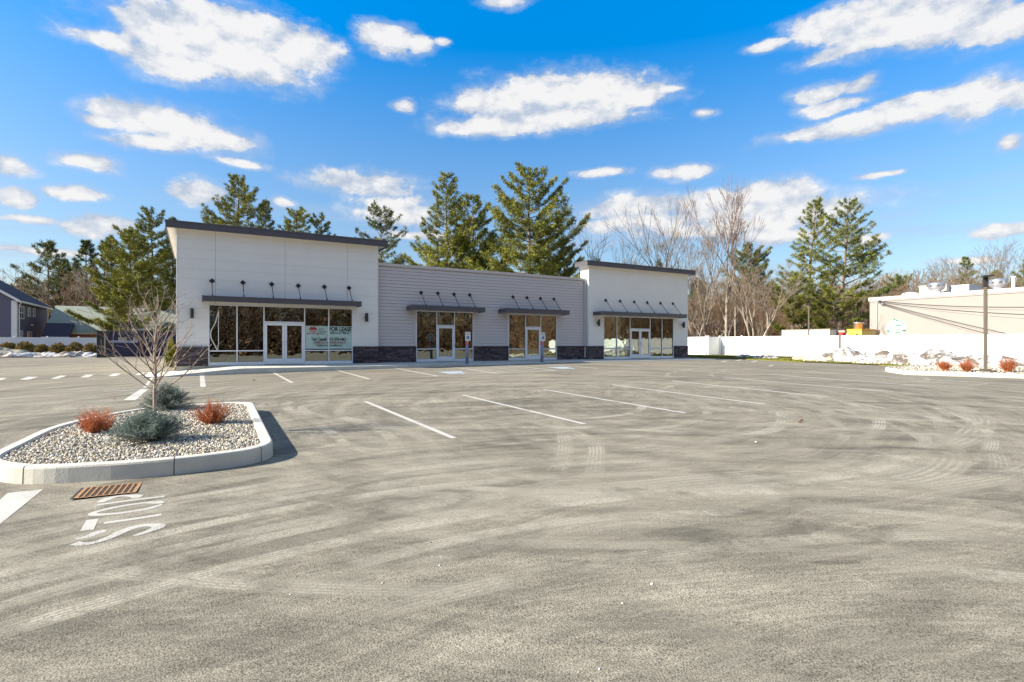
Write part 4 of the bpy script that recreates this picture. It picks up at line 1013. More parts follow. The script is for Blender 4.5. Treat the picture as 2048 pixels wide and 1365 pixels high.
def pine(name, label, x, y, zb, h, spread, seed, mt='pine', crown0=.12, dens=1., lean=(0, 0), gap=.15, up=.25, size=.36, group=None, tip=1.0, shape=1.0, nb=None):
    rnd = np.random.default_rng(seed); t = thing(name, label, 'tree', (x, y, zb), 0, group)
    segs = []; top = np.array([lean[0], lean[1], h]); r0 = h * .016
    zz = np.linspace(0, 1, 10)
    path = [np.array([lean[0] * q ** 1.5, lean[1] * q ** 1.5, h * q]) + (rnd.normal(0, .06, 3) if 0 < q < 1 else 0) for q in zz]
    for i in range(9): segs.append((*path[i], *path[i + 1], r0 * (1 - zz[i]) + .03, r0 * (1 - zz[i + 1]) + .03))
    tr = tube_obj('trunk', segs, 8, MT['bark'], t)
    bs = []; P = []; Dr = []
    nb = nb or int(h * 4.6)
    for i in range(nb):
        q = crown0 + (1 - crown0) * (i + rnd.uniform(-.3, .3)) / nb; q = min(max(q, crown0), .985)
        if rnd.random() < gap * .5: continue
        j = min(int(q * 9), 8); f = q * 9 - j; o = path[j] * (1 - f) + path[j + 1] * f
        rel = (q - crown0) / (1 - crown0)
        prof = (1 - rel) ** (.72 * shape) * (.62 + .38 * min(1, rel * 4 + .3)) + .05 * tip
        L = spread * prof * rnd.uniform(.55, 1.12); a = i * 2.4 + rnd.uniform(-.5, .5)
        d0 = np.array([math.cos(a), math.sin(a), rnd.uniform(-.12, .25) + .5 * rel]); side = np.array([-math.sin(a), math.cos(a), 0])
        K = max(3, int(L / .9)); prev = o; pts_ = [o]
        for k in range(1, K + 1):
            s_ = k / K; pt = o + d0 * L * s_ + np.array([0, 0, up * L * s_ ** 2 * .8 - .06 * L * math.sin(PI * s_)]) + rnd.normal(0, .05 * L / K, 3); pts_.append(pt)
            rr = .05 * (1 - s_) * (L / 4 + .3) + .012; bs.append((*prev, *pt, rr + .012, rr)); prev = pt
        # side twigs and tufts
        nt_ = int(L * 5.2 * dens) + 4
        for k in range(nt_):
            s_ = .28 + .72 * rnd.random() ** .8; kk = min(int(s_ * K), K - 1); b0 = pts_[kk] + (pts_[kk + 1] - pts_[kk]) * (s_ * K - kk)
            sd_ = rnd.choice([-1, 1]); ll = L * (.10 + .42 * (1.05 - s_)) * rnd.uniform(.4, 1.1); dd = side * sd_ + d0 * .7 + np.array([0, 0, rnd.uniform(.0, .35)]); dd /= np.linalg.norm(dd)
            e = b0 + dd * ll; bs.append((*b0, *e, .014, .008))
            m_ = max(2, int(ll / (size * .55)))
            for g in range(m_): P.append(b0 + dd * ll * (g + .6) / m_ + rnd.normal(0, size * .16, 3)); Dr.append(dd * .5)
        for g in range(3): P.append(pts_[-1] + rnd.normal(0, size * .2, 3)); Dr.append(d0)
    for g in range(5): P.append(path[-1] + np.array([0, 0, .2 - g * .3]) + rnd.normal(0, .08, 3)); Dr.append(np.array([0, 0, 1.]))
    tube_obj('branches', bs, 3, MT['bark'], t, False)
    V, Fc, ti = needles(np.array(P), size, rnd, 9, .19, .35, np.array(Dr))
    npmesh('crown', V, Fc, 3, ti, MT[mt], t)
    return t


def bare_segs(h, seed, r0=None, stems=1, spread=.5, depth=6, first=.25, wander=.10, upk=.25, minr=.012, ratio=.74, lean=(0, 0), kids=3):
    rnd = random.Random(seed); out = []
    r0 = r0 or h * .012
    def grow(p, d, L, r, dep):
        n = max(2, int(L / (h * .05))); q = p
        for i in range(n):
            d = (d + Vector((rnd.gauss(0, wander), rnd.gauss(0, wander), rnd.gauss(0, wander * .6) + upk * .06))).normalized()
            e = q + d * (L / n); ra = r * (1 - .42 * i / n); rb = r * (1 - .42 * (i + 1) / n)
            out.append((*q, *e, max(ra, minr), max(rb, minr), dep)); q = e
            if dep < depth - 1 and i > 0 and rnd.random() < .38:
                a = rnd.uniform(0, 2 * PI); tilt = rnd.uniform(.5, 1.0) * (spread + .35); v = rot_to(d, Vector((math.sin(tilt) * math.cos(a), math.sin(tilt) * math.sin(a), math.cos(tilt))))
                grow(q, (v + Vector((0, 0, upk * .5))).normalized(), L * rnd.uniform(.35, .6), r * .42, dep + 1)
        if dep < depth:
            a0 = rnd.uniform(0, 2 * PI)
            for k in range(rnd.choice([2, kids]) if dep else kids):
                a = a0 + k * 2 * PI / kids + rnd.uniform(-.4, .4); tilt = rnd.uniform(.35, 1.) * spread; v = rot_to(d, Vector((math.sin(tilt) * math.cos(a), math.sin(tilt) * math.sin(a), math.cos(tilt))))
                grow(q, (v + Vector((0, 0, upk * .3))).normalized(), L * rnd.uniform(ratio - .12, ratio + .1), r * .58, dep + 1)
    for s_ in range(stems):
        a = rnd.uniform(0, 2 * PI); ln_ = .0 if stems == 1 else rnd.uniform(.15, .4)
        grow(Vector((0, 0, -.3)), Vector((math.cos(a) * ln_ + lean[0], math.sin(a) * ln_ + lean[1], 1)).normalized(), h * first, r0, 0)
    A = np.array(out); z = A[:, 5].max(); A[:, :8] *= h / z
    return A


def bare_tree(name, label, x, y, zb, h, seed, mt='bark', tw='twig', group=None, rz=0, **k):
    t = thing(name, label, 'tree', (x, y, zb), rz, group); A = bare_segs(h, seed, **k); th = h * .0045
    big = A[A[:, 6] > th]; sm_ = A[A[:, 6] <= th]
    tube_obj('trunk', big[:, :8], 7, MT[mt], t); tube_obj('branches', sm_[:, :8], 3, MT[tw], t, False)
    return t


LZ = .72
def ppos(px, Z): x, y = at(px, Z); return x, y


def P_(name, label, px, top, Z, hw, seed, **k):
    x, y = at(px, Z); h = zat(top, Z) - LZ; return pine(name, label, x, y, LZ, h, 1.25 * hw * Z / F, seed, **k)


# pines, left to right
P_('pine_tree', 'thin open pine furthest left, just right of the blue house', 96, 487, 98, 62, 11, crown0=.22, dens=.75, gap=.5, size=.5, mt='pine_dark')
P_('pine_tree', 'narrow grey green pine, first right of the open pine by the blue house', 172, 484, 110, 36, 12, crown0=.35, dens=.6, gap=.5, size=.5, mt='pine_dark')
P_('pine_tree', 'narrow pine with a ragged top left of the bright yellow green pine', 214, 478, 108, 34, 13, crown0=.3, dens=.65, gap=.5, size=.5, mt='pine_dark')
P_('pine_tree', 'bright yellow green pine reaching down over the dark screen fence', 262, 468, 70, 72, 14, crown0=.06, dens=1.5, mt='pine_yellow', shape=.55)
P_('pine_tree', 'tall pine touching the left edge of the left tower', 303, 424, 80, 62, 15, crown0=.14, dens=1.1, mt='pine', shape=.75)
P_('pine_tree', 'dark pine half hidden behind the left tower corner', 345, 436, 90, 40, 16, crown0=.15, dens=1., mt='pine_dark')
P_('pine_tree', 'lopsided pine rising tallest above the left tower roof', 468, 355, 76, 80, 17, crown0=.35, dens=.9, gap=.3, mt='pine', up=.35, lean=(.6, 0))
P_('pine_tree', 'short pine tip right of the lopsided pine over the left tower', 531, 402, 84, 34, 18, crown0=.3, dens=.7, mt='pine_dark')
P_('pine_tree', 'bushy rounded pine crown over the middle of the left tower roof', 592, 428, 82, 50, 19, crown0=.3, dens=.9, shape=.5, mt='pine_yellow')
P_('pine_tree', 'low bushy pine crown over the right part of the left tower roof', 642, 440, 84, 36, 20, crown0=.3, dens=.9, shape=.5, mt='pine')
P_('pine_tree', 'sparse dark pine directly right of the left tower', 762, 425, 76, 56, 21, crown0=.28, dens=.6, gap=.35, mt='pine_dark', shape=.5)
P_('pine_tree', 'slender leaning pine, left of the three pines over the grey wall', 893, 350, 70, 72, 22, crown0=.2, dens=.95, gap=.3, mt='pine', up=.4)
P_('pine_tree', 'dense middle pine of the three over the grey wall', 946, 392, 74, 92, 23, crown0=.1, dens=1.45, mt='pine')
P_('pine_tree', 'broadest and tallest pine over the grey wall', 1058, 341, 66, 108, 24, crown0=.2, dens=1.35, mt='pine', up=.38, gap=.2, shape=.85)
P_('pine_tree', 'low dark pine between the broadest pine and the right tower', 1128, 478, 72, 46, 25, crown0=.25, dens=.7, gap=.3, mt='pine_dark')
P_('pine_tree', 'low yellow green pine at the foot of the three over the grey wall', 868, 500, 66, 46, 26, crown0=.1, dens=1.1, mt='pine_yellow', shape=.45)
P_('pine_tree', 'left one of the two tall pines beside the beige building', 1612, 400, 78, 56, 27, crown0=.16, dens=.65, mt='pine', lean=(1.6, -.6), gap=.25, up=.3)
P_('pine_tree', 'right one of the two tall pines, spreading towards the beige building', 1680, 402, 72, 88, 28, crown0=.2, dens=.62, mt='pine_dark', lean=(1.2, -.6), gap=.4, shape=1.1)
P_('pine_tree', 'low bright pine in front of the white house under the two tall pines', 1585, 560, 66, 46, 29, crown0=.06, dens=1.2, mt='pine', shape=.45)
P_('pine_tree', 'low spreading pine left of the beige building corner', 1668, 590, 64, 62, 30, crown0=.06, dens=1.1, mt='pine', shape=.4)
P_('pine_tree', 'grey green pine far behind the multi stemmed bare tree', 1502, 506, 120, 48, 31, crown0=.2, dens=.9, mt='pine_dark', shape=.45, size=.55)
P_('pine_tree', 'small pine tip over the right end of the right tower roof', 1318, 524, 110, 22, 32, crown0=.3, dens=.7, mt='pine_dark')
P_('pine_tree', 'small pine behind the rooftop unit of the beige building', 1932, 515, 120, 26, 33, crown0=.3, dens=.8, mt='pine_dark')
P_('pine_tree', 'dark low pine behind the rooftop fan of the beige building', 1795, 560, 125, 40, 34, crown0=.1, dens=1., mt='pine_dark', shape=.4)
for i, (px, top, Z, hw) in enumerate([(40, 560, 140, 30), (130, 520, 135, 30), (1395, 560, 125, 28), (1455, 590, 118, 40), (1540, 570, 130, 34), (1990, 545, 140, 36), (2060, 520, 130, 40), (1880, 570, 140, 30)]):
    P_('pine_tree', 'dark pine standing among the far bare woods', px, top, Z, hw, 60 + i, crown0=.12, dens=.7, mt='pine_dark', size=.6, group='far pines in the woods')


def T_(name, label, px, top, Z, seed, **k):
    x, y = at(px, Z); return bare_tree(name, label, x, y, LZ, zat(top, Z) - LZ, seed, **k)


# the bare trees one can tell apart
T_('bare_tree', 'tallest bare tree with reddish buds and a forked trunk right of the right tower', 1458, 367, 60, 101, tw='twig_red', first=.30, spread=.34, depth=6, upk=.5, mt='bark_pale')
T_('bare_tree', 'bare tree leaning left behind the right tower end', 1428, 418, 62, 102, lean=(-.45, .15), first=.34, spread=.32, depth=6, upk=.45)
T_('bare_tree', 'slim upright bare tree beside the right tower end', 1398, 436, 66, 103, first=.34, spread=.34, depth=6, upk=.5, mt='bark')
T_('bare_tree', 'low multi stemmed bare tree spreading left of the white house', 1508, 505, 58, 104, stems=3, first=.30, spread=.5, depth=5, upk=.25, mt='bark_pale', r0=.14)
T_('bare_tree', 'small pale bare tree with a crooked stem close behind the fence', 1404, 585, 59, 105, first=.4, spread=.6, depth=4, mt='bark_pale', r0=.09)
T_('bare_tree', 'thin pale bare tree showing over the left part of the right tower', 1238, 404, 64, 106, first=.42, spread=.36, depth=5, mt='bark_pale', tw='bark_pale', wander=.14, r0=.12)
T_('bare_tree', 'low bare tree peeping over the left corner of the right tower', 1198, 448, 70, 107, first=.4, spread=.55, depth=4, tw='bark')
T_('bare_tree', 'thin bare tree behind the middle of the right tower roof', 1318, 412, 68, 108, lean=(-.15, 0), first=.4, spread=.3, depth=5, mt='bark_pale')
T_('bare_tree', 'pale twiggy bare tree between the far left pines', 150, 545, 92, 109, first=.3, spread=.55, depth=5, tw='twig')
T_('bare_tree', 'wide twiggy bare tree above the green roof', 195, 530, 88, 110, first=.3, spread=.6, depth=5, tw='twig')
T_('bare_tree', 'thin bare tree leaning over the blue house roof', 62, 560, 96, 111, first=.35, spread=.5, depth=4, lean=(-.2, 0))
T_('bare_tree', 'twiggy bare tree just left of the left tower, behind the dark screen fence', 335, 560, 74, 112, first=.3, spread=.5, depth=5)
T_('bare_tree', 'grey twiggy bare tree behind the low pine near the right tower', 1150, 520, 62, 113, first=.25, spread=.6, depth=5, tw='bark_pale')
T_('bare_tree', 'spreading bare tree behind the round vent of the beige building', 1985, 478, 112, 114, first=.3, spread=.55, depth=6, stems=2)
T_('bare_tree', 'bare tree left of the lamp post behind the beige building', 1900, 520, 115, 115, first=.3, spread=.55, depth=6)
T_('bare_tree', 'reddish bushy bare tree between the low pine and the beige building', 1722, 590, 66, 116, first=.2, spread=.5, depth=5, tw='twig_red', stems=3)
# the far woods: copies of a few bare trees
protos = []
for i in range(4):
    x, y = at(1540, 100 + i); protos.append(bare_tree('bare_tree', 'grey brown bare tree in the far woods', x, y, LZ, 15, 200 + i, first=.28, spread=.5, depth=6, group='bare trees of the far woods', minr=.022, kids=2, stems=2 if i % 2 else 1, tw='twig' if i % 2 else 'twig_brown'))
rw = random.Random(8); kk = 0
for px0, px1, n_, zr, tops in ((1378, 1760, 26, (72, 120), (540, 600)), (1740, 2120, 24, (100, 150), (520, 560)), (-40, 350, 24, (90, 140), (520, 580)), (420, 1180, 12, (90, 120), (520, 560)), (1180, 1380, 6, (90, 120), (500, 540))):
    for i in range(n_):
        px = px0 + (px1 - px0) * (i + rw.uniform(-.4, .4)) / max(1, n_ - 1); Z = rw.uniform(*zr); x, y = at(px, Z); s_ = (zat(rw.uniform(*tops), Z) - LZ) / 15
        c = protos[kk % 4] if kk < 4 else copy_tree(protos[kk % 4]); kk += 1
        c.location = (x, y, LZ); c.rotation_euler.z = rw.uniform(0, 6.28); c.scale = (s_, s_, s_)
# woods behind the photographer, mirrored in the shop glass
for i in range(26):
    c = copy_tree(protos[i % 4]); x = -30 + i * 3.6 + rw.uniform(-1, 1); y = rw.uniform(-72, -54); c.location = (x, y, -.4); s_ = rw.uniform(1.3, 1.8); c.scale = (s_, s_, s_ * 1.1); c.rotation_euler.z = rw.uniform(0, 6.28)
    c['group'] = 'bare trees across the road mirrored in the glass'; c['label'] = 'dim bare tree mirrored in the shop windows'
for i in range(14):
    c = copy_tree(protos[i % 4]); c.location = (rw.uniform(62, 100), 6 - i * 3.6, .3); s_ = rw.uniform(1.0, 1.5); c.scale = (s_, s_, s_); c.rotation_euler.z = rw.uniform(0, 6.28)
    c['group'] = 'bare trees across the road mirrored in the glass'; c['label'] = 'dim bare tree mirrored in the shop windows'
for i, (x, y) in enumerate([(-22, -46), (-6, -44), (8, -50), (19, -45), (31, -49), (44, -44), (56, -47), (68, -42)]):
    pine('pine_tree', 'dim pine mirrored in the shop windows', x * 1.25, y - 16, -.6, 23 + (i * 7) % 5, 5.6, 300 + i, mt='pine_dark', crown0=.05, dens=.7, size=.7, nb=44, group='pines across the road mirrored in the glass', shape=.5)


def brush(name, label, region, n, hr, seed, mt='twig_brown', z0=LZ, w=.03, wander=.25):
    rnd = np.random.default_rng(seed); P = np.array([region(rnd) for _ in range(n)]); hh = rnd.uniform(*hr, n)
    segs = []
    d = rnd.normal(0, wander, (n, 3)); d[:, 2] = 1; d /= np.linalg.norm(d, axis=1)[:, None]
    b = np.c_[P, np.full(n, z0)]; cur = b
    for k in range(3):
        nx_ = cur + d * (hh / 3)[:, None]; segs.append(np.c_[cur, nx_, np.full(n, w * (1 - k * .28)), np.full(n, w * (1 - (k + 1) * .28))])
        for g in range(2):
            e = rnd.normal(0, .6, (n, 3)); e[:, 2] = np.abs(e[:, 2]) + .4; e /= np.linalg.norm(e, axis=1)[:, None]; segs.append(np.c_[nx_, nx_ + e * (hh / 5)[:, None], np.full(n, w * .5), np.full(n, w * .3)])
        cur = nx_; d = d + rnd.normal(0, .18, (n, 3)); d /= np.linalg.norm(d, axis=1)[:, None]
    V, Fc = seg_tubes(np.concatenate(segs), 3)
    return tag(npmesh(name, V, Fc, 4, np.repeat(rnd.uniform(0, 1, len(V) // 6), 6), MT[mt]), label, 'brush', kind='stuff')


def reg(px0, px1, z0, z1):
    def f(r): return at(r.uniform(px0, px1), r.uniform(z0, z1))
    return f
brush('brush', 'brown leafless brush and saplings behind the right fence', reg(1376, 1760, 66, 118), 3800, (2.0, 8.5), 1)
brush('brush', 'brown leafless brush behind the beige building', reg(1730, 2150, 95, 140), 1800, (5, 13), 2)
brush('brush', 'grey brown brush behind the green roof and screen fence', reg(-60, 352, 92, 120), 2200, (3, 11), 3, mt='twig_brown')
brush('brush', 'dim brush beside the road mirrored in the right tower glass', lambda r: (r.uniform(60, 105), r.uniform(-50, 8)), 2600, (3, 14), 6, z0=.2, w=.06)
brush('brush', 'dim brush mirrored in the shop windows', lambda r: (r.uniform(-40, 95), r.uniform(-74, -52)), 5600, (3, 17), 4, z0=-.6, w=.07)
struct(sheet('hills', [-400, -200, -100, 0, 100, 200, 300, 400], [160, 180, 200, 260], MT['earth'], 0, fn=lambda x, y: LZ - .5 if y < 170 else (7 + 2 * math.sin(x * .02) if y > 190 else 6)))


# ------------------------------------------------------------------ fences
def vinyl_fence(label, pts, zb, hgt, post_h=None, skip_first=False):
    """white privacy fence through the post positions pts"""
    t = thing('vinyl_fence', label, 'fence', (*pts[0], zb[0]), world=True)
    for i, (x, y) in enumerate(pts):
        z = zb[i]; m_ = MB(); m_.bbox(x - .063, x + .063, y - .063, y + .063, z - .1, z + hgt[i] + .04, .006); p = m_.build('post', MT['vinyl'], t)
        m_ = MB(); zc = z + hgt[i] + .04; m_.bbox(x - .08, x + .08, y - .08, y + .08, zc, zc + .03, .004)
        m_.add([(x - .075, y - .075, zc + .03), (x + .075, y - .075, zc + .03), (x + .075, y + .075, zc + .03), (x - .075, y + .075, zc + .03), (x, y, zc + .085)], [(0, 1, 4), (1, 2, 4), (2, 3, 4), (3, 0, 4)]); m_.build('post_cap', MT['vinyl'], p)
    for i in range(len(pts) - 1):
        a = Vector(pts[i]); b = Vector(pts[i + 1]); d = (b - a); L_ = d.length; ang = math.atan2(d.y, d.x); M_ = Matrix.Translation((a.x, a.y, zb[i])) @ Matrix.Rotation(ang, 4, 'Z')
        sh_ = (zb[i + 1] - zb[i]) / L_; Sm = Matrix.Identity(4); Sm[2][0] = sh_; M_ = M_ @ Sm; h = hgt[i]
        m_ = MB(); n_ = max(2, int((L_ - .13) / .28)); w = (L_ - .126) / n_
        for k in range(n_): m_.cur = random.random(); m_.box(.063 + k * w + .003, .063 + (k + 1) * w - .003, -.011, .011, .09, h - .08, M_)
        m_.box(.063, L_ - .063, -.007, .007, .09, h - .08, M_); m_.box(.063, L_ - .063, -.025, .025, .03, .12, M_); m_.box(.063, L_ - .063, -.025, .025, h - .11, h - .0, M_); m_.build('panel', MT['vinyl'], t)
    return t


def fb(y): return .66 + max(0, min(1, (y - 14) / 16)) * .10
def fh(y): return 1.78
rp = [(43.25 + .0349 * 2.44 * k, 13.935 + 2.44 * k) for k in range(-8, 10)]
vinyl_fence('long white vinyl fence along the right side, sunlit, in front of the beige building', rp, [fb(p[1]) for p in rp], [fh(p[1]) for p in rp])
yj = rp[-1][1]; xj = FX(1415, yj)
vinyl_fence('short white vinyl fence return facing the camera where the right fence steps', [(xj + .14, yj), (rp[-1][0] - .14, yj)], [fb(yj)] * 2, [fh(yj)] * 2)
lp = [(xj, yj + .16 + 2.44 * k) for k in range(0, 10)]
vinyl_fence('white vinyl fence running back behind the right tower', lp, [fb(yj)] * 10, [fh(yj)] * 10)
ZF = 69.0
lx = [-.2211 * 69 + 2.44 * k for k in range(-5, 4)] ; lx[-1] = -8.66
vinyl_fence('white vinyl fence in shade behind the round shrubs on the left', [(x, ZF) for x in lx], [.62] * len(lx), [1.88] * len(lx))

# dark screen fence
t = thing('screen_fence', 'tall dark mesh screened fence between the white fence and the left tower', 'fence', (-6.9, 55, .7), world=True)
m_ = MB(); m_.box(-6.3, 5.5, 55.0, 55.02, .78, 2.88); m_.build('mesh_screen', MT['navy'], t)
m_ = MB(); m_.box(-7.0, -6.35, 54.9, 54.93, .72, 2.92); m_.build('mesh_screen', MT['navypost'], t)
for x in (-7.05, -6.35, -4.0, -1.6, .8): m_ = MB(); m_.bbox(x - .05, x + .05, 54.82, 54.92, .5, 2.98, .01); m_.build('post', MT['navypost'], t)
m_ = MB(); m_.tube([(-6.35, 54.87, 2.94), (5.5, 54.87, 2.94)], .03, 6); m_.build('top_rail', MT['navypost'], t)
m_ = MB(); m_.box(-6.62, -6.52, 54.87, 54.89, .9, 2.7); m_.build('pale_slat', MT['wood'], t)
for a, b, c, d in ((-5.7, -5.1, 2.05, 2.4), (-4.7, -4.35, 2.0, 2.35), (-3.6, -3.2, 2.0, 2.4)): m_ = MB(); m_.box(a, b, 54.985, 54.999, c, d); m_.build('torn_patch', MT['wood'], t)
m_ = MB(); put_text(m_, 'INNOVATION ACADEMY', .26, FX(245, 54.95), FZ(245, 684, 54.95), 54.95, .74, .006); m_.build('banner_lettering', MT['bannertext'], t)

# ------------------------------------------------------------------ snow, rocks, sand
def mound(name, label, cat, cx, cy, lx_, ly_, rot, h, seed, mt='snow', rough=.45, group=None, base=None, ground=True):
    n = 64; lx_ *= 1.18; ly_ *= 1.18; V = []; Fc = []; ca, sa = math.cos(rot), math.sin(rot); zb = base if base is not None else gz(cx, cy)
    for j in range(n + 1):
        for i in range(n + 1):
            u = i / n * 2 - 1; v = j / n * 2 - 1; r = math.sqrt(u * u + v * v)
            en = .84 + .15 * noise.noise(Vector((math.cos(math.atan2(v, u)) * 1.6, math.sin(math.atan2(v, u)) * 1.6, seed))); e = max(0, 1 - (r / en) ** 2.2)
            z = h * e ** .55 * (1 + rough * (noise.fractal(Vector((u * lx_ * 1.1 + seed * 7, v * ly_ * 1.1, seed)), .8, 2.1, 6))) * (.75 + .45 * noise.noise(Vector((u * 2.3, v * 1.3, seed * 3.1)))) - .03
            x = u * lx_; y = v * ly_; gx_, gy_ = x * ca - y * sa, x * sa + y * ca; gz0 = gz(cx + gx_, cy + gy_) - gz(cx, cy) if ground else 0; V.append((gx_, gy_, (z if e > .0 else -.06) + gz0))
    for j in range(n):
        for i in range(n): Fc.append((j * (n + 1) + i, j * (n + 1) + i + 1, (j + 1) * (n + 1) + i + 1, (j + 1) * (n + 1) + i))
    me = bpy.data.meshes.new(name); me.from_pydata(V, [], Fc); me.update(); o = link(name, me, MT[mt], None, True); o.location = (cx, cy, zb); return tag(o, label, cat, group)


def mpx(px, py, z=None):
    g = G(px, py); return g.x, g.y
x, y = G(1712, 727).x + 1.6, G(1712, 727).y + 1.; mound('snow_pile', 'broad dirty snow pile before the right fence, left of the longer pile', 'snow pile', x + .3, y, 3.0, 1.5, R(-68), .80, 3, base=.74)
a = G(1800, 732); b = G(1960, 737); mx_, my_ = (a.x + b.x) / 2 + 1.4, (a.y + b.y) / 2 + .6
mound('snow_pile', 'longest dirty snow pile, ending behind the near lamp post', 'snow pile', mx_, my_, 4.3, 1.3, math.atan2(b.y - a.y, b.x - a.x), .78, 5)
a = G(2060, 735); mound('snow_pile', 'low snow heap at the right picture edge before the fence', 'snow pile', a.x + 5.3, a.y - .6, 1.6, .6, R(-80), .36, 7)
for i, (px, py, s_, l) in enumerate([(1490, 716.5, .55, 'small snow lump on the grass, leftmost of the pair before the fence'), (1530, 719, .65, 'small snow lump on the grass, right of the pair before the fence')]): x, y = mpx(px, py); mound('snow_pile', l, 'snow pile', x + .5, y + .3, s_ * 1.6, s_, R(-40), .38, 20 + i)
mound('snow_pile', 'flat snow remnant along the foot of the right fence', 'snow pile', *mpx(1565, 716.5), 1.8, .5, R(-70), .18, 24)
# left side
x, y = at(158, 46.5); mound('snow_pile', 'ragged grey snow bank below the round shrubs on the left', 'snow pile', x - .2, y, 2.9, 1.0, R(-4), .66, 31, base=.68, rough=.7)
x, y = at(32, 45.5); mound('snow_pile', 'rounded snow heap before the sand pile at the left picture edge', 'snow pile', x, y, 2.5, .9, R(8), .60, 33, base=.68)
x, y = at(88, 46.3); mound('snow_pile', 'small snow heap between the rounded heap and the ragged bank', 'snow pile', x, y, 1.4, .7, 0, .42, 34, base=.68, rough=.7)
x, y = at(10, 48.5); mound('sand_pile', 'tan sand pile behind the snow at the left picture edge', 'sand pile', x, y, 1.9, 1.2, 0, 1.15, 35, 'sand', .1, base=.68)
struct(poly_sheet('planting_bed', [(-24, 53.5), (-7.2, 58.5), (-7.2, 68.8), (-24, 68.8)], MT['mulch'], .03))


def rock(name, label, x, y, s, seed, mt='boulder', sq=(1, 1, .7), group=None, cat='boulder', z=None):
    import bmesh
    bm = bmesh.new(); bmesh.ops.create_icosphere(bm, subdivisions=3, radius=1)
    for v in bm.verts:
        q = v.co * (1 + .35 * noise.noise(v.co * 1.3 + Vector((seed, 0, 0))) + .12 * noise.noise(v.co * 4 + Vector((0, seed, 0)))); v.co = Vector((q.x * sq[0], q.y * sq[1], q.z * sq[2])) * s
    me = bpy.data.meshes.new(name); bm.to_mesh(me); bm.free(); o = link(name, me, MT[mt], None, True); o.location = (x, y, (gz(x, y) if z is None else z) + s * sq[2] * .45); return tag(o, label, cat, group)


x, y = mpx(1624, 724); m_ = MB(); m_.bbox(-.62, .62, -.3, .3, -.05, .42, .05); o = m_.build('stone_block', MT['kerb'], None, False, (x + .3, y, gz(x, y))); o.rotation_euler.z = R(-50); tag(o, 'pale squared stone block at the driveway corner below the far lamp post', 'stone block')
x, y = mpx(1640, 724); rock('boulder', 'larger tan boulder right of the squared stone block', x + .6, y + .1, .55, 3, sq=(1.2, 1, .6))
x, y = mpx(1656, 725); rock('boulder', 'smaller tan boulder beside the broad snow pile', x + .3, y, .36, 6, sq=(1.2, 1, .6))
x, y = mpx(1598, 722); rock('boulder', 'brown boulder left of the squared stone block', x + .4, y + .2, .42, 9, sq=(1.2, 1, .55))
for i, (px, py, s_, mt_, l) in enumerate([(1304, 1169, .017, 'signwhite', 'white pebble with a dark shadow on the open asphalt'), (1199, 1339, .012, 'signwhite', 'white pebble on the dark asphalt patch at the bottom'), (1245, 1208, .014, 'kerb', 'flat pale chip on the asphalt near the white pebble'), (862, 1086, .012, 'navypost', 'tiny dark stone on the asphalt left of centre'), (1512, 885, .03, 'signwhite', 'small white stone on the asphalt among the right tyre tracks'), (879, 1132, .012, 'signwhite', 'white chip on the asphalt below centre'), (765, 1167, .014, 'kerb', 'pale flake on the asphalt at lower left of centre'), (581, 1190, .012, 'kerb', 'pale flake on the asphalt at lower left')]):
    g = G(px, py); rock('small_stone', l, g.x, g.y, s_ * .6, 40 + i, mt_, (1, .8, .7), cat='stone')
for i, (px, py, l) in enumerate([(1599, 846, 'curled brown leaf on the asphalt at the right'), (532, 811, 'dark leaf on the asphalt right of the near planting island'), (1604, 843, 'brown leaf fragment beside the curled leaf'), (226, 799, 'dark leaf on the asphalt beyond the near island'), (507, 762, 'brown leaf on the asphalt before the left tower door')]):
    g = G(px, py); m_ = MB(); m_.add([(-.05, 0, .01), (0, -.03, .004), (.06, 0, .03), (0, .035, .02), (.02, .0, .05)], [(0, 1, 4), (1, 2, 4), (2, 3, 4), (3, 0, 4)]); o = m_.build('dead_leaf', MT['deadleaf'], None, False, (g.x, g.y, g.z + .004)); o.rotation_euler.z = i * 1.7; tag(o, l, 'leaf')


# ------------------------------------------------------------------ planting islands
def offset_poly(P, d):
    n = len(P); out = []
    for i in range(n):
        a = Vector(P[i - 1]); b = Vector(P[i]); c = Vector(P[(i + 1) % n]); d1 = (b - a).normalized(); d2 = (c - b).normalized(); n1 = Vector((-d1.y, d1.x)); n2 = Vector((-d2.y, d2.x)); m_ = (n1 + n2).normalized()
        out.append(tuple(b + m_ * d / max(.4, m_.dot(n1))))
    return out


def round_poly(P, r, n=7):
    out = []; m = len(P); rr = r if isinstance(r, list) else [r] * m
    for i in range(m):
        a = Vector(P[i - 1]); b = Vector(P[i]); c = Vector(P[(i + 1) % m]); u = (a - b); w = (c - b); q = min(rr[i], u.length * .45, w.length * .45); p = b + u.normalized() * q; s_ = b + w.normalized() * q
        for k in range(n + 1): t_ = k / n; out.append(tuple(p * (1 - t_) ** 2 + b * 2 * t_ * (1 - t_) + s_ * t_ * t_))
    return out


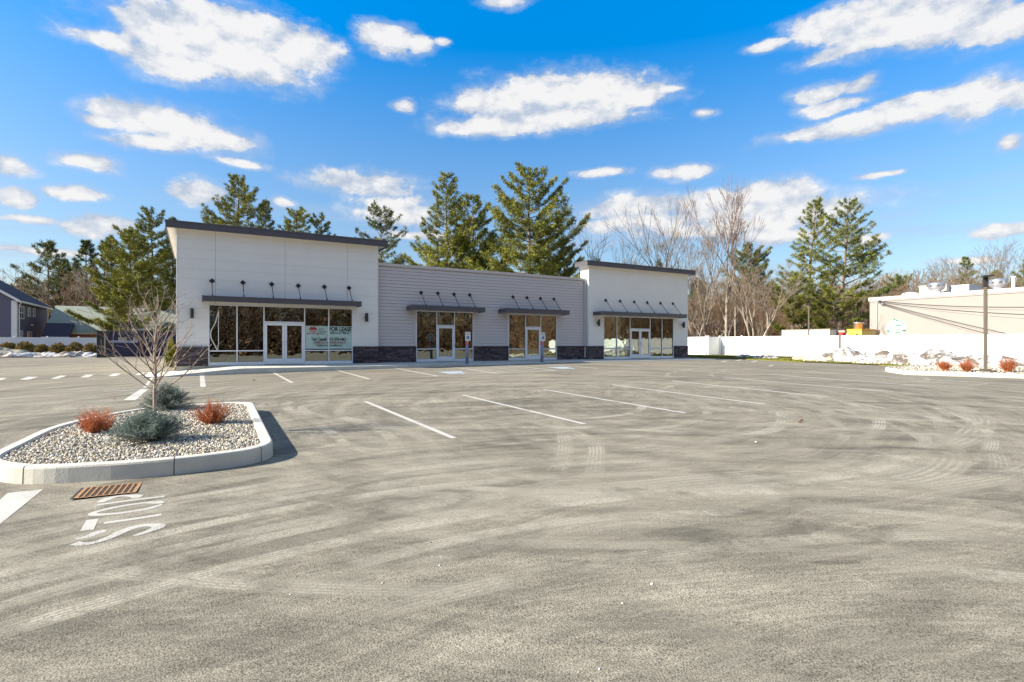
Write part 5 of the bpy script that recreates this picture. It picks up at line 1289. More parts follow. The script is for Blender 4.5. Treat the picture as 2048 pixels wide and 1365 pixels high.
def kerb_ring(name, P, wid, h, joints):
    """P counter-clockwise outline at the outer foot"""
    mb = MB(); prof = [(0, -.03), (.008, h - .03), (.018, h - .008), (.035, h), (wid - .02, h), (wid, h - .015), (wid, h - .12)]; n = len(P)
    rings = [offset_poly(P, d) for d, z in prof]; vs = []
    for i in range(n):
        for k, (d, z) in enumerate(prof): x, y = rings[k][i]; vs.append((x, y, gz(*P[i]) + z))
    m = len(prof); fs = [(i * m + k, ((i + 1) % n) * m + k, ((i + 1) % n) * m + k + 1, i * m + k + 1) for i in range(n) for k in range(m - 1)]
    mb.add(vs, fs); o = struct(mb.build(name, MT['kerb'], None, False))
    jb = MB()
    for i in joints:
        i %= n; a = Vector(P[i]); d = (Vector(P[(i + 1) % n]) - Vector(P[i - 1])).normalized() * .005; nrm = Vector((-d.y, d.x)).normalized(); z0 = gz(*P[i])
        q = []
        for dd, z in [(-.002, -.01), (.006, h - .028), (.016, h - .005), (.034, h + .002), (wid - .02, h + .002)]: q.append((a + nrm * dd, z0 + z))
        for (p0, za), (p1, zb_) in zip(q[:-1], q[1:]): jb.add([(*(p0 - d), za), (*(p0 + d), za), (*(p1 + d), zb_), (*(p1 - d), zb_)], [(0, 1, 2, 3)])
    struct(jb.build(name + '_joints', MT['joint']))
    return offset_poly(P, wid)


def pebbles(name, label, inner, n, s, seed, zoff, ry=None):
    rnd = np.random.default_rng(seed); xs_ = [p[0] for p in inner]; ys_ = [p[1] for p in inner]; P = []
    while len(P) < n:
        x = rnd.uniform(min(xs_), max(xs_)); y = rnd.uniform(min(ys_), max(ys_))
        if in_poly(x, y, inner): P.append((x, y))
    import bmesh
    bm = bmesh.new(); bmesh.ops.create_icosphere(bm, subdivisions=1, radius=1); bv = np.array([v.co for v in bm.verts]); bf = np.array([[v.index for v in f.verts] for f in bm.faces]); bm.free()
    P = np.array(P); z = np.array([gz(x, y) for x, y in P]) + zoff + rnd.uniform(-.008, .014, n)
    sc = s * rnd.uniform(.55, 1.3, (n, 1)) * np.c_[rnd.uniform(.7, 1.3, n), rnd.uniform(.55, 1., n), rnd.uniform(.35, .7, n)]
    an = rnd.uniform(0, 2 * PI, n); tl = rnd.normal(0, .35, (n, 2)); V = bv[None] * sc[:, None, :] * (1 + rnd.normal(0, .09, (n, len(bv), 1)))
    V[..., 2] += V[..., 0] * tl[:, :1] + V[..., 1] * tl[:, 1:]; ca, sa = np.cos(an)[:, None], np.sin(an)[:, None]; X = V[..., 0] * ca - V[..., 1] * sa; Y = V[..., 0] * sa + V[..., 1] * ca
    V = np.stack([X + P[:, :1], Y + P[:, 1:2], V[..., 2] + z[:, None]], 2); Fc = bf[None] + (np.arange(n) * len(bv))[:, None, None]
    return tag(npmesh(name, V.reshape(-1, 3), Fc.reshape(-1, 3), 3, np.repeat(rnd.uniform(0, 1, n), len(bv)), MT['pebble'], None, True), label, 'gravel', kind='stuff')


IS = [(-2.45, 8.95), (-1.55, 8.20), (.15, 8.02), (.98, 8.75), (1.12, 13.9), (.55, 14.15), (-1.30, 14.0), (-2.25, 11.6)]
IS = round_poly([(-2.42, 9.25), (-1.80, 8.42), (-.35, 8.02), (.95, 8.22), (1.10, 13.95), (-.95, 14.1), (-2.2, 12.3)], [.7, .9, 1.2, 1.0, .6, 1.0, 1.5], 7)
inn = kerb_ring('kerb', IS, .165, .21, [11, 20, 27, 34, 36, 50])
struct(poly_sheet('island_bed', inn, MT['pebblebed'], .163))
pebbles('gravel', 'mixed grey and tan river pebbles filling the near planting island', offset_poly(IS, .17), 17000, .0195, 1, .168)
RI = round_poly([(24.6, 11.15), (26.5, 7.9), (28.6, 3.2), (31.8, 3.2), (31.8, 11.2), (30.2, 12.7), (26.2, 12.9)], [.6, 2, 1, 1, 1, 1, 1.2], 5)
inn2 = kerb_ring('kerb', RI, .155, .16, [2, 8, 14, 20])
struct(poly_sheet('island_bed', inn2, MT['pebblebed'], .115))
pebbles('gravel', 'pale river pebbles filling the far right planting island', offset_poly(RI, .17), 5000, .035, 2, .125)


def gpt(px, py, off): return G(px, py, off)


# storm drain grate
ga = G(169, 977.5); gb = G(283, 965); gc = G(275, 986.5); gd = G(146, 1001)
ctr = (ga + gb + gc + gd) / 4; ux = (Vector((gb - ga)) + Vector((gc - gd))) / 2; uy = ((ga - gd) + (gb - gc)) / 2; lx_ = ux.length; ly_ = uy.length; ang = math.atan2(ux.y, ux.x)
t = thing('storm_drain', 'rusty iron storm drain grate set in asphalt beside the near island kerb', 'drain grate', (ctr.x, ctr.y, gz(ctr.x, ctr.y) + .004), ang)
m_ = MB(); m_.box(-lx_ / 2 - .03, lx_ / 2 + .0, -ly_ / 2, ly_ / 2 + .02, .0, .003); m_.build('pit', MT['pit'], t)
m_ = MB(); nb_ = 9
for i in range(nb_ + 1): x = -lx_ / 2 + .02 + (lx_ - .04) * i / nb_; w = .018 if i in (0, nb_) else .009; m_.bbox(x - w, x + w, -ly_ / 2, ly_ / 2, .0035, .008, .001)
for j in range(9): y = -ly_ / 2 + .012 + (ly_ - .024) * j / 8; w = .012 if j in (0, 8) else .0035; m_.bbox(-lx_ / 2, lx_ / 2, y - w, y + w, .0035, .007, .001)
m_.build('grate', MT['rust'], t)


# dwarf blue spruces
def spruce(label, px, py, r, h, seed, off=.15, dx=0):
    g = gpt(px, py, off); x, y = g.x + dx, g.y; rnd = np.random.default_rng(seed); t = thing('dwarf_blue_spruce', label, 'shrub', (x, y, g.z + off), 0, None)
    segs = []; P = []; D = []
    for i in range(230):
        a = rnd.uniform(0, 2 * PI); el = rnd.uniform(.02, 1.) ** .8 * PI / 2; d = np.array([math.cos(a) * math.cos(el), math.sin(a) * math.cos(el), math.sin(el) * h / r + .12]); L = r * rnd.uniform(.62, 1.08) * (1 - .12 * math.sin(el))
        o = np.array([0, 0, .04]) + rnd.normal(0, .03, 3); e = o + d * L; segs.append((*o, *(o + d * L * .9), .007, .003))
        n1 = int(L * 17) + 3
        for k in range(n1):
            s_ = .45 + .55 * k / n1; b0 = o + d * L * s_; q = rnd.normal(0, 1, 3); q = q - d * q.dot(d) * .8; q /= np.linalg.norm(q); q = q + d * .9; q[2] += .25; q /= np.linalg.norm(q); ll = .10 * rnd.uniform(.5, 1.15)
            for m__ in range(5): P.append(b0 + q * ll * (m__ + .4) / 5); D.append(q)
        for m__ in range(5): P.append(e + d * (.012 * m__)); D.append(d)
    P = np.array(P); D = np.array(D); keep = P[:, 2] > 0; P = P[keep]; D = D[keep]
    V, Fc, ti = needles(P, .024, rnd, 7, .15, .1, D * 1.1)
    tube_obj('stems', segs, 4, MT['bark'], t); npmesh('foliage', V, Fc, 3, ti, MT['spruce'], t); return t


spruce('dwarf blue spruce, front one, low and wide, before the young tree in the near island', 301, 885, .56, .38, 1)
spruce('dwarf blue spruce, rear one, behind the young tree trunk in the near island', 333, 822, .50, .46, 2)


def twig_shrub(label, px, py, r, h, seed, mt='redstem', off=.14, n=110, group=None, thick=.0045):
    g = gpt(px, py, off); rnd = random.Random(seed); segs = []
    for i in range(n):
        a = rnd.uniform(0, 2 * PI); tl = rnd.uniform(.0, 1.) ** .7; d = Vector((math.cos(a) * tl * r / h * 1.0, math.sin(a) * tl * r / h * 1.0, 1 - .35 * tl)).normalized(); p = Vector((rnd.gauss(0, .05), rnd.gauss(0, .05), 0)); L_ = h * rnd.uniform(.6, 1.1) * (1.15 - .2 * tl)
        K = 5
        for k in range(K):
            d = (d + Vector((rnd.gauss(0, .13), rnd.gauss(0, .13), .05))).normalized(); e = p + d * L_ / K; rr = thick * (1 - k / K * .6); segs.append((*p, *e, rr, rr * .85)); p = e
            if k > 0:
                for q in range(3):
                    v = (d + Vector((rnd.gauss(0, .6), rnd.gauss(0, .6), rnd.gauss(.1, .4)))).normalized(); e2 = p + v * L_ * rnd.uniform(.1, .26); segs.append((*p, *e2, rr * .7, rr * .5))
    V, Fc = seg_tubes(segs, 4); rn = np.random.default_rng(seed)
    o = npmesh('red_twig_shrub', V, Fc, 4, np.repeat(rn.uniform(0, 1, len(segs)), 8), MT[mt]); o.location = (g.x, g.y, g.z + off); return tag(o, label, 'shrub', group)


twig_shrub('leafless red twig shrub, left one in the near island', 193, 869, .46, .36, 1, n=170)
twig_shrub('leafless red twig shrub, right one in the near island', 424, 851, .44, .38, 2, n=170)
twig_shrub('bright orange twig shrub, left of the pair before the near lamp post', 1890, 741, .32, .36, 3, 'orangestem', thick=.007)
twig_shrub('bright orange twig shrub, right of the pair before the near lamp post', 1934, 743, .36, .40, 4, 'orangestem', thick=.007)
twig_shrub('bright orange twig shrub right of the near lamp post', 2017, 744, .34, .46, 5, 'orangestem', thick=.007)
g = G(380, 866, .15)
mound('snow_patch', 'thin melting snow patch on pebbles beside the front spruce', 'snow patch', g.x, g.y, .15, .13, 0, .03, 51, base=g.z + .145, ground=False)
g = G(384, 818, .15); mound('snow_patch', 'thin melting snow patch on pebbles beside the rear spruce', 'snow patch', g.x, g.y, .16, .22, 0, .03, 52, base=g.z + .145, ground=False)

# young tree in the island
YTX, YTY = -.655, 11.2
t = thing('young_tree', 'young bare ornamental tree with pale bark in the near planting island', 'tree', (YTX, YTY, gz(YTX, YTY) + .13))
rnd = random.Random(12); segs = []; buds = []
def ygrow(p, d, L_, r, dep, up):
    n = max(3, int(L_ / .09)); q = p
    for i in range(n):
        d = (d + Vector((rnd.gauss(0, .05), rnd.gauss(0, .05), up * .055))).normalized(); e = q + d * L_ / n; ra = r * (1 - .62 * i / n); rb = r * (1 - .62 * (i + 1) / n); segs.append((*q, *e, max(ra, .0026), max(rb, .0024), dep)); q = e
        if dep < 3 and i > n * .22 and rnd.random() < (.62 if dep == 1 else .42):
            a = rnd.uniform(0, 2 * PI); tl = rnd.uniform(.5, .85); v = rot_to(d, Vector((math.sin(tl) * math.cos(a), math.sin(tl) * math.sin(a), math.cos(tl)))); ygrow(q, v, L_ * rnd.uniform(.18, .42), rb * .55, dep + 1, up)
    buds.append((q, d))
H1 = .62
pz = [Vector((0, 0, -.1)), Vector((.01, 0, .3)), Vector((.005, .01, H1)), Vector((.02, 0, .95)), Vector((.0, .01, 1.35)), Vector((.03, 0, 1.75)), Vector((.045, .0, 2.25))]; pr = [.034, .030, .027, .022, .016, .011, .006]
for i in range(6): segs.append((*pz[i], *pz[i + 1], pr[i], pr[i + 1], 0))
for i in range(34):
    z = H1 * .98 + (i / 34) * 1.45; a = i * 2.4 + rnd.uniform(-.3, .3); k = np.searchsorted([p.z for p in pz], z) - 1; f = (z - pz[k].z) / (pz[k + 1].z - pz[k].z); p = pz[k].lerp(pz[k + 1], f)
    rel = i / 34; tl = R(62 - 30 * rel) * rnd.uniform(.85, 1.1); L_ = (1.22 - .72 * rel) * rnd.uniform(.8, 1.1); ygrow(p, Vector((math.sin(tl) * math.cos(a), math.sin(tl) * math.sin(a), math.cos(tl))), L_, .013 * (1 - .5 * rel), 1, 1.)
A = np.array(segs); tube_obj('trunk', A[A[:, 8] == 0][:, :8], 12, MT['bark_young'], t); tube_obj('branches', A[A[:, 8] > 0][:, :8], 5, MT['bark_young'], t)
bd = [(*q, *(q + d * .016), .0055, .002) for q, d in buds]; tube_obj('buds', bd, 5, MT['bark_young'], t)

# ------------------------------------------------------------------ lamp posts, signs posts, saplings
def lamp_post(label, x, y, zb, h, w, arm, yaw, base=True):
    t = thing('lamp_post', label, 'lamp post', (x, y, zb), yaw)
    m_ = MB(); m_.bbox(-w / 2, w / 2, -w / 2, w / 2, .05, h, .012); m_.build('pole', MT['bronze'], t)
    m_ = MB(); m_.tube([(0, 0, -.1), (0, 0, .055)], .33, 20); m_.bbox(-.16, .16, -.16, .16, .055, .12, .02); m_.build('base', MT['bronze'], t)
    m_ = MB(); m_.bbox(-w / 2 - .02, w / 2 + .02, -w / 2 - .02, w / 2 + .02, h - .42, h + .02, .01); hb = m_.build('mounting_arm', MT['dark'], t)
    m_ = MB(); m_.bbox(-arm, -w / 2 - .02, -.17, .17, h - .06, h, .02); m_.bbox(-w / 2 - .25, -w / 2, -.04, .04, h - .05, h + .01, .01); m_.build('lamp_head', MT['dark'], t)
    m_ = MB(); m_.box(-arm + .06, -w / 2 - .3, -.13, .13, h - .066, h - .0605); m_.build('lens', MT['lens'], t)


g = G(1971, 743.5, .14); Zc = g.x * sT + g.y * cT
lamp_post('near square bronze lamp post in the right planting island', g.x, g.y, g.z + .13, zat(553, Zc) - g.z - .13, .11, .50, R(30))
x, y = FX(1617.5, 27.2), 27.2; Zc = x * sT + y * cT
lamp_post('far square bronze lamp post on the lawn before the white fence', x, y, .76, zat(602, Zc) - .76, .125, .70, R(30))
# short posts and saplings in front of the right fence
for i, (px, top, bot, w, l) in enumerate([(1679.5, 670, 706, .11, 'plain grey post before the right fence, above the broad snow pile')]):
    x = FX(px, 23); o = MB(); o.bbox(-.06, .06, -.06, .06, 0, zat(top, x * sT + 23 * cT) - .72, .01); tag(o.build('metal_post', MT['bronze'], None, False, (x, 23, .72)), l, 'post')
for i, (px, yy, top, l) in enumerate([(1514, 30.5, 640, 'thin sapling on the lawn, leftmost before the right fence'), (1533, 30.0, 648, 'thin sapling on the lawn beside the small snow lumps'), (1743, 20.5, 628, 'thin twiggy sapling behind the snow, left one of the pair by the beige wall'), (1763, 19.8, 652, 'thin twiggy sapling behind the snow, right one of the pair by the beige wall')]):
    x = FX(px, yy); h = zat(top, x * sT + yy * cT) - .72; bare_tree('sapling', l, x, yy, .72, h, 400 + i, mt='twig', tw='twig', first=.5, spread=.35, depth=3, r0=.03, minr=.006, upk=.6)

# ------------------------------------------------------------------ shrubs on the left
def leafy(label, x, y, zb, r, h, seed, mt='arbor', name='round_shrub', group=None, n=900, size=.17, cone=False):
    rnd = np.random.default_rng(seed); t = thing(name, label, 'shrub', (x, y, zb), 0, group); d = rnd.normal(0, 1, (n, 3)); d /= np.linalg.norm(d, axis=1)[:, None]; q = rnd.uniform(.45, 1., (n, 1)) ** .5
    lump = np.array([1 + .22 * noise.noise(Vector(v) * 2.2 + Vector((seed, 0, 0))) for v in d])[:, None]; P = d * q * lump * np.array([r, r, h * .5])
    P[:, 2] += h * .5
    if cone: P[:, :2] *= (1.15 - .85 * np.clip(P[:, 2:3] / h, 0, 1))
    else: P[:, :2] *= (1.1 - .35 * np.clip(P[:, 2:3] / h, 0, 1))
    V, Fc, ti = needles(P, size, rnd, 7, .42, .5, d * .6); npmesh('foliage', V, Fc, 3, ti, MT[mt], t)
    m_ = MB(); m_.tube([(0, 0, -.1), (0, 0, h * .6)], [.04, .02], 6); m_.build('stem', MT['bark'], t); return t


sh = [(16, .78, 1.25, 'leftmost round brownish shrub before the white fence'), (52, .86, 1.3, 'widest round shrub, second from the left before the white fence'), (84, .56, 1.1, 'smallest round shrub, third from the left before the white fence'), (117, .68, 1.2, 'orange tinged round shrub, fourth from the left before the white fence'), (150.5, .74, 1.25, 'loose upright round shrub, fifth from the left before the white fence'), (182, .55, 1.18, 'dark round shrub nearest the dark screen fence')]
for i, (px, r_, h_, l) in enumerate(sh): x, y = at(px, 50.5 if i < 5 else 49.5); leafy(l, x, y, .68, r_, h_, 500 + i, group='round shrubs before the left white fence')
x, y = at(341, 28.2); leafy('narrow conical evergreen against the left end of the building', x, 31.5 if False else y, .62, .26, 1.45, 520, mt='pine_yellow', name='conical_evergreen', n=500, size=.11, cone=True)

# ------------------------------------------------------------------ houses on the left
def gable_house(name, label, x0, x1, y0, y1, z0, ze, zr, wall, roof, ridge='y', ov=.35, trim='trimw'):
    t = thing(name, label, 'house' if 'house' in name else 'building', ((x0 + x1) / 2, (y0 + y1) / 2, z0), world=True)
    m_ = MB(); xm = (x0 + x1) / 2; ym = (y0 + y1) / 2
    if ridge == 'y': m_.add([(x0, y0, z0), (x1, y0, z0), (x1, y1, z0), (x0, y1, z0), (x0, y0, ze), (x1, y0, ze), (x1, y1, ze), (x0, y1, ze), (xm, y0, zr), (xm, y1, zr)], [(0, 1, 5, 8, 4), (1, 2, 6, 5), (2, 3, 7, 9, 6), (3, 0, 4, 7)])
    else: m_.add([(x0, y0, z0), (x1, y0, z0), (x1, y1, z0), (x0, y1, z0), (x0, y0, ze), (x1, y0, ze), (x1, y1, ze), (x0, y1, ze), (x0, ym, zr), (x1, ym, zr)], [(0, 1, 5, 4), (1, 2, 6, 9, 5), (2, 3, 7, 6), (3, 0, 4, 8, 7)])
    w = m_.build('wall', MT[wall], t)
    rf_ = MB(); th_ = .16
    def slab(p, q, r, s_):
        N_ = (Vector(q) - Vector(p)).cross(Vector(s_) - Vector(p)).normalized() * th_; a = [Vector(v) for v in (p, q, r, s_)]; b = [v + N_ for v in a]; rf_.add(a + b, [(3, 2, 1, 0), (4, 5, 6, 7), (0, 1, 5, 4), (1, 2, 6, 5), (2, 3, 7, 6), (3, 0, 4, 7)])
    if ridge == 'y':
        sl_ = (zr - ze) / (xm - x0); slab((x1 + ov, y0 - ov, ze - ov * sl_ + .02), (x1 + ov, y1 + ov, ze - ov * sl_ + .02), (xm, y1 + ov, zr + .02), (xm, y0 - ov, zr + .02)); slab((x0 - ov, y1 + ov, ze - ov * sl_ + .02), (x0 - ov, y0 - ov, ze - ov * sl_ + .02), (xm, y0 - ov, zr + .02), (xm, y1 + ov, zr + .02))
    else:
        sl_ = (zr - ze) / (ym - y0); slab((x0 - ov, y0 - ov, ze - ov * sl_ + .02), (x1 + ov, y0 - ov, ze - ov * sl_ + .02), (x1 + ov, ym, zr + .02), (x0 - ov, ym, zr + .02)); slab((x1 + ov, y1 + ov, ze - ov * sl_ + .02), (x0 - ov, y1 + ov, ze - ov * sl_ + .02), (x0 - ov, ym, zr + .02), (x1 + ov, ym, zr + .02))
    r_ = rf_.build('roof', MT[roof], t)
    tr_ = MB()
    if ridge == 'y':
        tr_.box(x1 + ov - .02, x1 + ov + .10, y0 - ov, y1 + ov, ze - ov * sl_ - .10, ze - ov * sl_ + .12)
        for s_, xx in ((1, x1 + ov), (-1, x0 - ov)):
            a = Vector((xx, y0 - ov - .03, ze - ov * sl_ - .12)); b = Vector((xm, y0 - ov - .03, zr - .12)); tr_.add([a, b, b + Vector((0, 0, .30)), a + Vector((0, 0, .30)), a + Vector((0, .03, 0)), b + Vector((0, .03, 0)), b + Vector((0, .03, .30)), a + Vector((0, .03, .30))], [(0, 1, 2, 3), (7, 6, 5, 4), (0, 4, 5, 1), (2, 6, 7, 3)])
    else: tr_.box(x0 - ov, x1 + ov, y0 - ov - .08, y0 - ov + .02, ze - ov * sl_ - .10, ze - ov * sl_ + .12)
    tr_.build('eave_trim', MT[trim], r_)
    return t, w


def hwin(par, x, y, z0, z1, w, face='y', bars=(1, 1)):
    """window on a wall; face y: on plane y looking to the viewer, face x: on plane x looking right"""
    m_ = MB(); g_ = MB(); f = .10
    def bx(mb, a, b, c, d, p0, p1):
        if face == 'y': mb.box(x + a, x + b, y - p1, y - p0, c, d)
        else: mb.box(x + p0, x + p1, y + a, y + b, c, d)
    bx(m_, -w / 2, -w / 2 + f, z0, z1, -.02, .06); bx(m_, w / 2 - f, w / 2, z0, z1, -.02, .06); bx(m_, -w / 2 + f, w / 2 - f, z0, z0 + f, -.02, .058); bx(m_, -w / 2 + f, w / 2 - f, z1 - f, z1, -.02, .058)
    for k in range(1, bars[0]): q = -w / 2 + w * k / bars[0]; bx(m_, q - .04, q + .04, z0 + f, z1 - f, -.02, .05)
    for k in range(1, bars[1]): q = z0 + (z1 - z0) * k / bars[1]; bx(m_, -w / 2 + f, w / 2 - f, q - .035, q + .035, -.02, .045)
    wi = m_.build('window', MT['trimw'], par); bx(g_, -w / 2 + f, w / 2 - f, z0 + f, z1 - f, -.01, .015); g_.build('pane', MT['winglass'], wi)


HX, HY0, HY1 = -18.0, 82.3, 97.4
bh_, bw_ = gable_house('blue_house', 'slate blue two storey house with white trim at the left picture edge', HX - 12, HX, HY0, HY1, .7, 6.95, 10.9, 'bluesiding', 'blueroof')
for q_ in ((HX - .45, HX + .03, HY0 - .03, HY0), (HX, HX + .03, HY0, HY0 + .45), (HX, HX + .03, HY1 - .35, HY1)): m_ = MB(); m_.box(*q_, .7, 6.8); m_.build('corner_board', MT['trimw'], bh_)
def yx(px):  # y on the plane x = HX
    u = (px - 1024) / F; return HX * (cT - u * sT) / (u * cT + sT)
def zx(px, py): Y = yx(px); Z = HX * sT + Y * cT; return zat(py, Z)
for (a, b, c, d, br) in ((37.5, 47.5, 613, 638.5, (2, 2)), (55.4, 60.2, 616, 634, (1, 1)), (65.7, 70.3, 617.5, 635.3, (1, 1)), (39, 45, 661, 680, (2, 3)), (54, 63, 663, 684, (2, 1))):
    ya, yb = yx(a), yx(b); ym_ = (ya + yb) / 2; hwin(bh_, HX, ym_, zx((a + b) / 2, d), zx((a + b) / 2, c), abs(yb - ya), 'x', br)
m_ = MB(); m_.box(HX, HX + .18, yx(63.5), yx(62), zx(63, 652), zx(63, 649.5)); m_.build('security_lamp', MT['trimw'], bh_)
m_ = MB(); yy = yx(57); m_.tube([(HX - 3.2, yy, 8.2), (HX - 3.2, yy, 10.0)], .12, 8); m_.build('vent_pipe', MT['dark'], bh_)
m_ = MB(); m_.tube([(HX + .38, HY0 + .2, 6.62), (HX + .2, HY0 + .3, 6.3), (HX + .12, HY0 + .55, 6.0), (HX + .12, HY0 + .55, .8)], .06, 8); m_.build('downspout', MT['trimw'], bh_)
gable_house('blue_porch_shed', 'low dark roofed shed with white gable beside the blue house', FX(89, 84), FX(135, 84), 84, 89, .7, 2.75, 4.3, 'bluesiding', 'blueroof', 'x', .25)
gable_house('green_roofed_building', 'long low building with a pale green shingle roof behind the fence', FX(100, 86), 2.5, 86, 98, .7, 3.45, 6.75, 'wallorange', 'greenroof', 'x', .5, 'wallcream')

# ------------------------------------------------------------------ right side: beige building
BX = 55.0
def by(px): u = (px - 1024) / F; return BX * (cT - u * sT) / (u * cT + sT)
def bz(px, py): Y = by(px); return zat(py, BX * sT + Y * cT)
Y1 = by(1739.5); zt = bz(1739.5, 603)
t = beige = thing('beige_building', 'long beige block building behind the right fence, with rooftop fans', 'building', (BX + 10, 10, .7), world=True)
m_ = MB(); m_.box(BX, BX + 26, 12, Y1, .6, zt); m_.build('wall', MT['beige'], t)
m_ = MB(); m_.bbox(BX - .10, BX + 26.1, 11.9, Y1 + .10, zt, zt + .34, .02); m_.bbox(BX - .06, BX, 12, Y1 + .05, zt - .08, zt - .003, .01); m_.build('parapet', MT['beigecap'], t)
m_ = MB(); yc = by(1792); zc = bz(1792, 657); rr = abs(by(1772) - by(1813)) / 2
m_.add([(BX - .006, yc - rr * math.cos(a) * 1.0, zc + rr * 1.02 * math.sin(a) * (1 if math.sin(a) > 0 else 1.)) for a in np.linspace(0, 2 * PI, 28)[:-1]], [tuple(range(27))])
mu = m_.build('painted_mural', MT['mint'], t)
m_ = MB(); rnd = random.Random(4)
def mdash(px0, py0, px1, py1, w): a = Vector((BX - .012, by(px0), bz(px0, py0))); b = Vector((BX - .012, by(px1), bz(px1, py1))); d = (b - a).normalized(); n_ = Vector((0, -d.z, d.y)) * w; m_.add([a + n_, a - n_, b - n_, b + n_], [(0, 1, 2, 3)])
for q in ((1787, 641, 1791, 639, .06), (1792, 642, 1797, 640, .07), (1789, 638, 1790, 639, .05), (1799, 642, 1804, 645, .03), (1804, 645, 1808, 649, .03), (1792, 651, 1800, 651, .06), (1800, 652, 1806, 650, .04), (1781, 653, 1791, 652, .03), (1780, 653, 1779, 658, .03), (1775, 661, 1778, 665, .10), (1806, 660, 1808, 663, .09), (1808, 663, 1812, 660, .07), (1786, 660.5, 1789, 660.5, .03), (1793, 660.5, 1799, 660, .05), (1788, 666.5, 1792, 666.5, .03), (1792, 666.5, 1800, 666, .06)): mdash(*q)
m_.build('mural_lettering', MT['mintdark'], mu)
m_ = MB(); yw = by(1755); m_.tube([(BX - .04, yw, zt - .2), (BX - .04, yw + .05, 3.), (BX - .04, yw, .8)], .035, 6); m_.build('conduit', MT['beigecap'], t)
# wires from a fixing at the left of the wall, sagging to the right
t = thing('service_cables', 'sagging black service cables running from the beige building corner to the right', 'cables', (BX - .4, by(1760), bz(1760, 604)))
for i, (py0, px1, py1, r_) in enumerate([(603, 2052, 605.5, .016), (603.5, 2052, 607, .016), (604, 2052, 612, .010), (604.5, 2052, 620.5, .018), (605, 2052, 621.5, .012), (605.5, 2052, 629, .010)]):
    a = Vector((BX - .4, by(1765 - i), bz(1765 - i, py0))); Xe = 50.; u = (px1 - 1024) / F; Ye = Xe * (cT - u * sT) / (u * cT + sT); b = Vector((Xe, Ye, zat(py1, Xe * sT + Ye * cT))); b2 = a + (b - a) * 1.5; pts_ = []
    for k in range(17): s_ = k / 16; p = a.lerp(b2, s_); p.z -= .35 * 4 * s_ * (1 - s_) - .35 * 4 * s_ * 0; pts_.append(p - t.location)
    m_ = MB(); m_.tube(pts_, r_, 5); m_.build('cable', MT['navypost'], t)
m_ = MB(); o_ = Vector((0, 0, 0))
m_.tube([(.35, 0, .05), (0, 0, 0), (-.05, -.1, -.15), (0, -.25, -.2), (.1, -.3, 0), (0, -.1, .1)], .03, 6); m_.build('cable_loop', MT['navypost'], t)


def roof_fan(label, px, ytop, ybot, yroof, depth, rw_):
    x = BX + depth; u = (px - 1024) / F; y = x * (cT - u * sT) / (u * cT + sT); Z = x * sT + y * cT; z1 = zat(ytop, Z); z0 = zat(ybot, Z); r = rw_ * Z / F
    t = thing('rooftop_fan', label, 'rooftop fan', (x, y, zt)); h = z1 - z0; zz = z0 - zt
    m_ = MB(); m_.lathe((0, 0, zz), [(r * .45, -.05), (r * .5, h * .1), (r * .78, h * .22), (r, h * .42), (r * 1.0, h * .72), (r * .92, h * .92), (r * .3, h)], 24); m_.build('cowl', MT['steel'], t, True)
    m_ = MB(); m_.bbox(-r * .62, r * .62, -r * .62, r * .62, -.1, zz + .02, .02); m_.build('curb', MT['acgrey'], t)
    for a in (2.2, 2.9, 3.7): m_ = MB(); m_.box(r * math.cos(a) - .06, r * math.cos(a) + .06, r * math.sin(a) - .06, r * math.sin(a) + .06, zz + h * .55, zz + h * .68); m_.build('bracket', MT['dark'], t)


roof_fan('shiny upblast rooftop fan beside the pale rooftop unit', 1873, 565, 584, 590, 3.0, 15)
roof_fan('shiny upblast rooftop fan right of the near lamp post', 1996, 557.5, 579, 588, 3.2, 14.5)
x = BX + 5; u = (1821 - 1024) / F; y = x * (cT - u * sT) / (u * cT + sT); m_ = MB(); m_.lathe((0, 0, 0), [(.55, -.1), (.55, .25), (.75, .3), (.7, .6), (.2, .75)], 20); tag(m_.build('dome_vent', MT['white'], None, True, (x, y, zt + .25)), 'low white dome vent at the left of the beige roof', 'roof vent')
def roofbox(name, label, px0, px1, ytop, depth, mt, dd):
    x = BX + depth; def_ = []
    for px in (px0, px1): u = (px - 1024) / F; def_.append(x * (cT - u * sT) / (u * cT + sT))
    ym_ = sum(def_) / 2; Z = x * sT + ym_ * cT; t = thing(name, label, 'rooftop unit', (x, ym_, zt)); h = zat(ytop, Z) - zt; w = abs(def_[0] - def_[1])
    m_ = MB(); m_.bbox(0, dd, -w / 2, w / 2, .0, h, .02); m_.bbox(-.03, dd + .03, -w / 2 - .03, w / 2 + .03, h - .06, h + .02, .01); c_ = m_.build('casing', MT[mt], t)
    m_ = MB(); [m_.box(-.012, -.002, -w / 2 + .15 + k * w / 3, -w / 2 + .15 + k * w / 3 + w / 3 - .25, .2, h - .2) for k in range(3)]; m_.build('access_panel', MT[mt], t)
roofbox('rooftop_unit', 'pale duct box left of the shiny fan on the beige roof', 1838, 1893, 571, 4.6, 'acbeige', 2.2)
roofbox('rooftop_unit', 'blue grey air conditioning unit right of the shiny fan on the beige roof', 1895, 1938, 571, 5.2, 'acgrey', 2.6)
x = BX + 3; u = (2027 - 1024) / F; y = x * (cT - u * sT) / (u * cT + sT); m_ = MB(); m_.tube([(0, 0, 0), (0, 0, 1.15)], .12, 8); m_.tube([(0, 0, 1.15), (0, 0, 1.3)], .17, 8); tag(m_.build('vent_pipe', MT['white'], None, True, (x, y, zt + .2)), 'short white vent pipe at the right end of the beige roof', 'vent pipe')

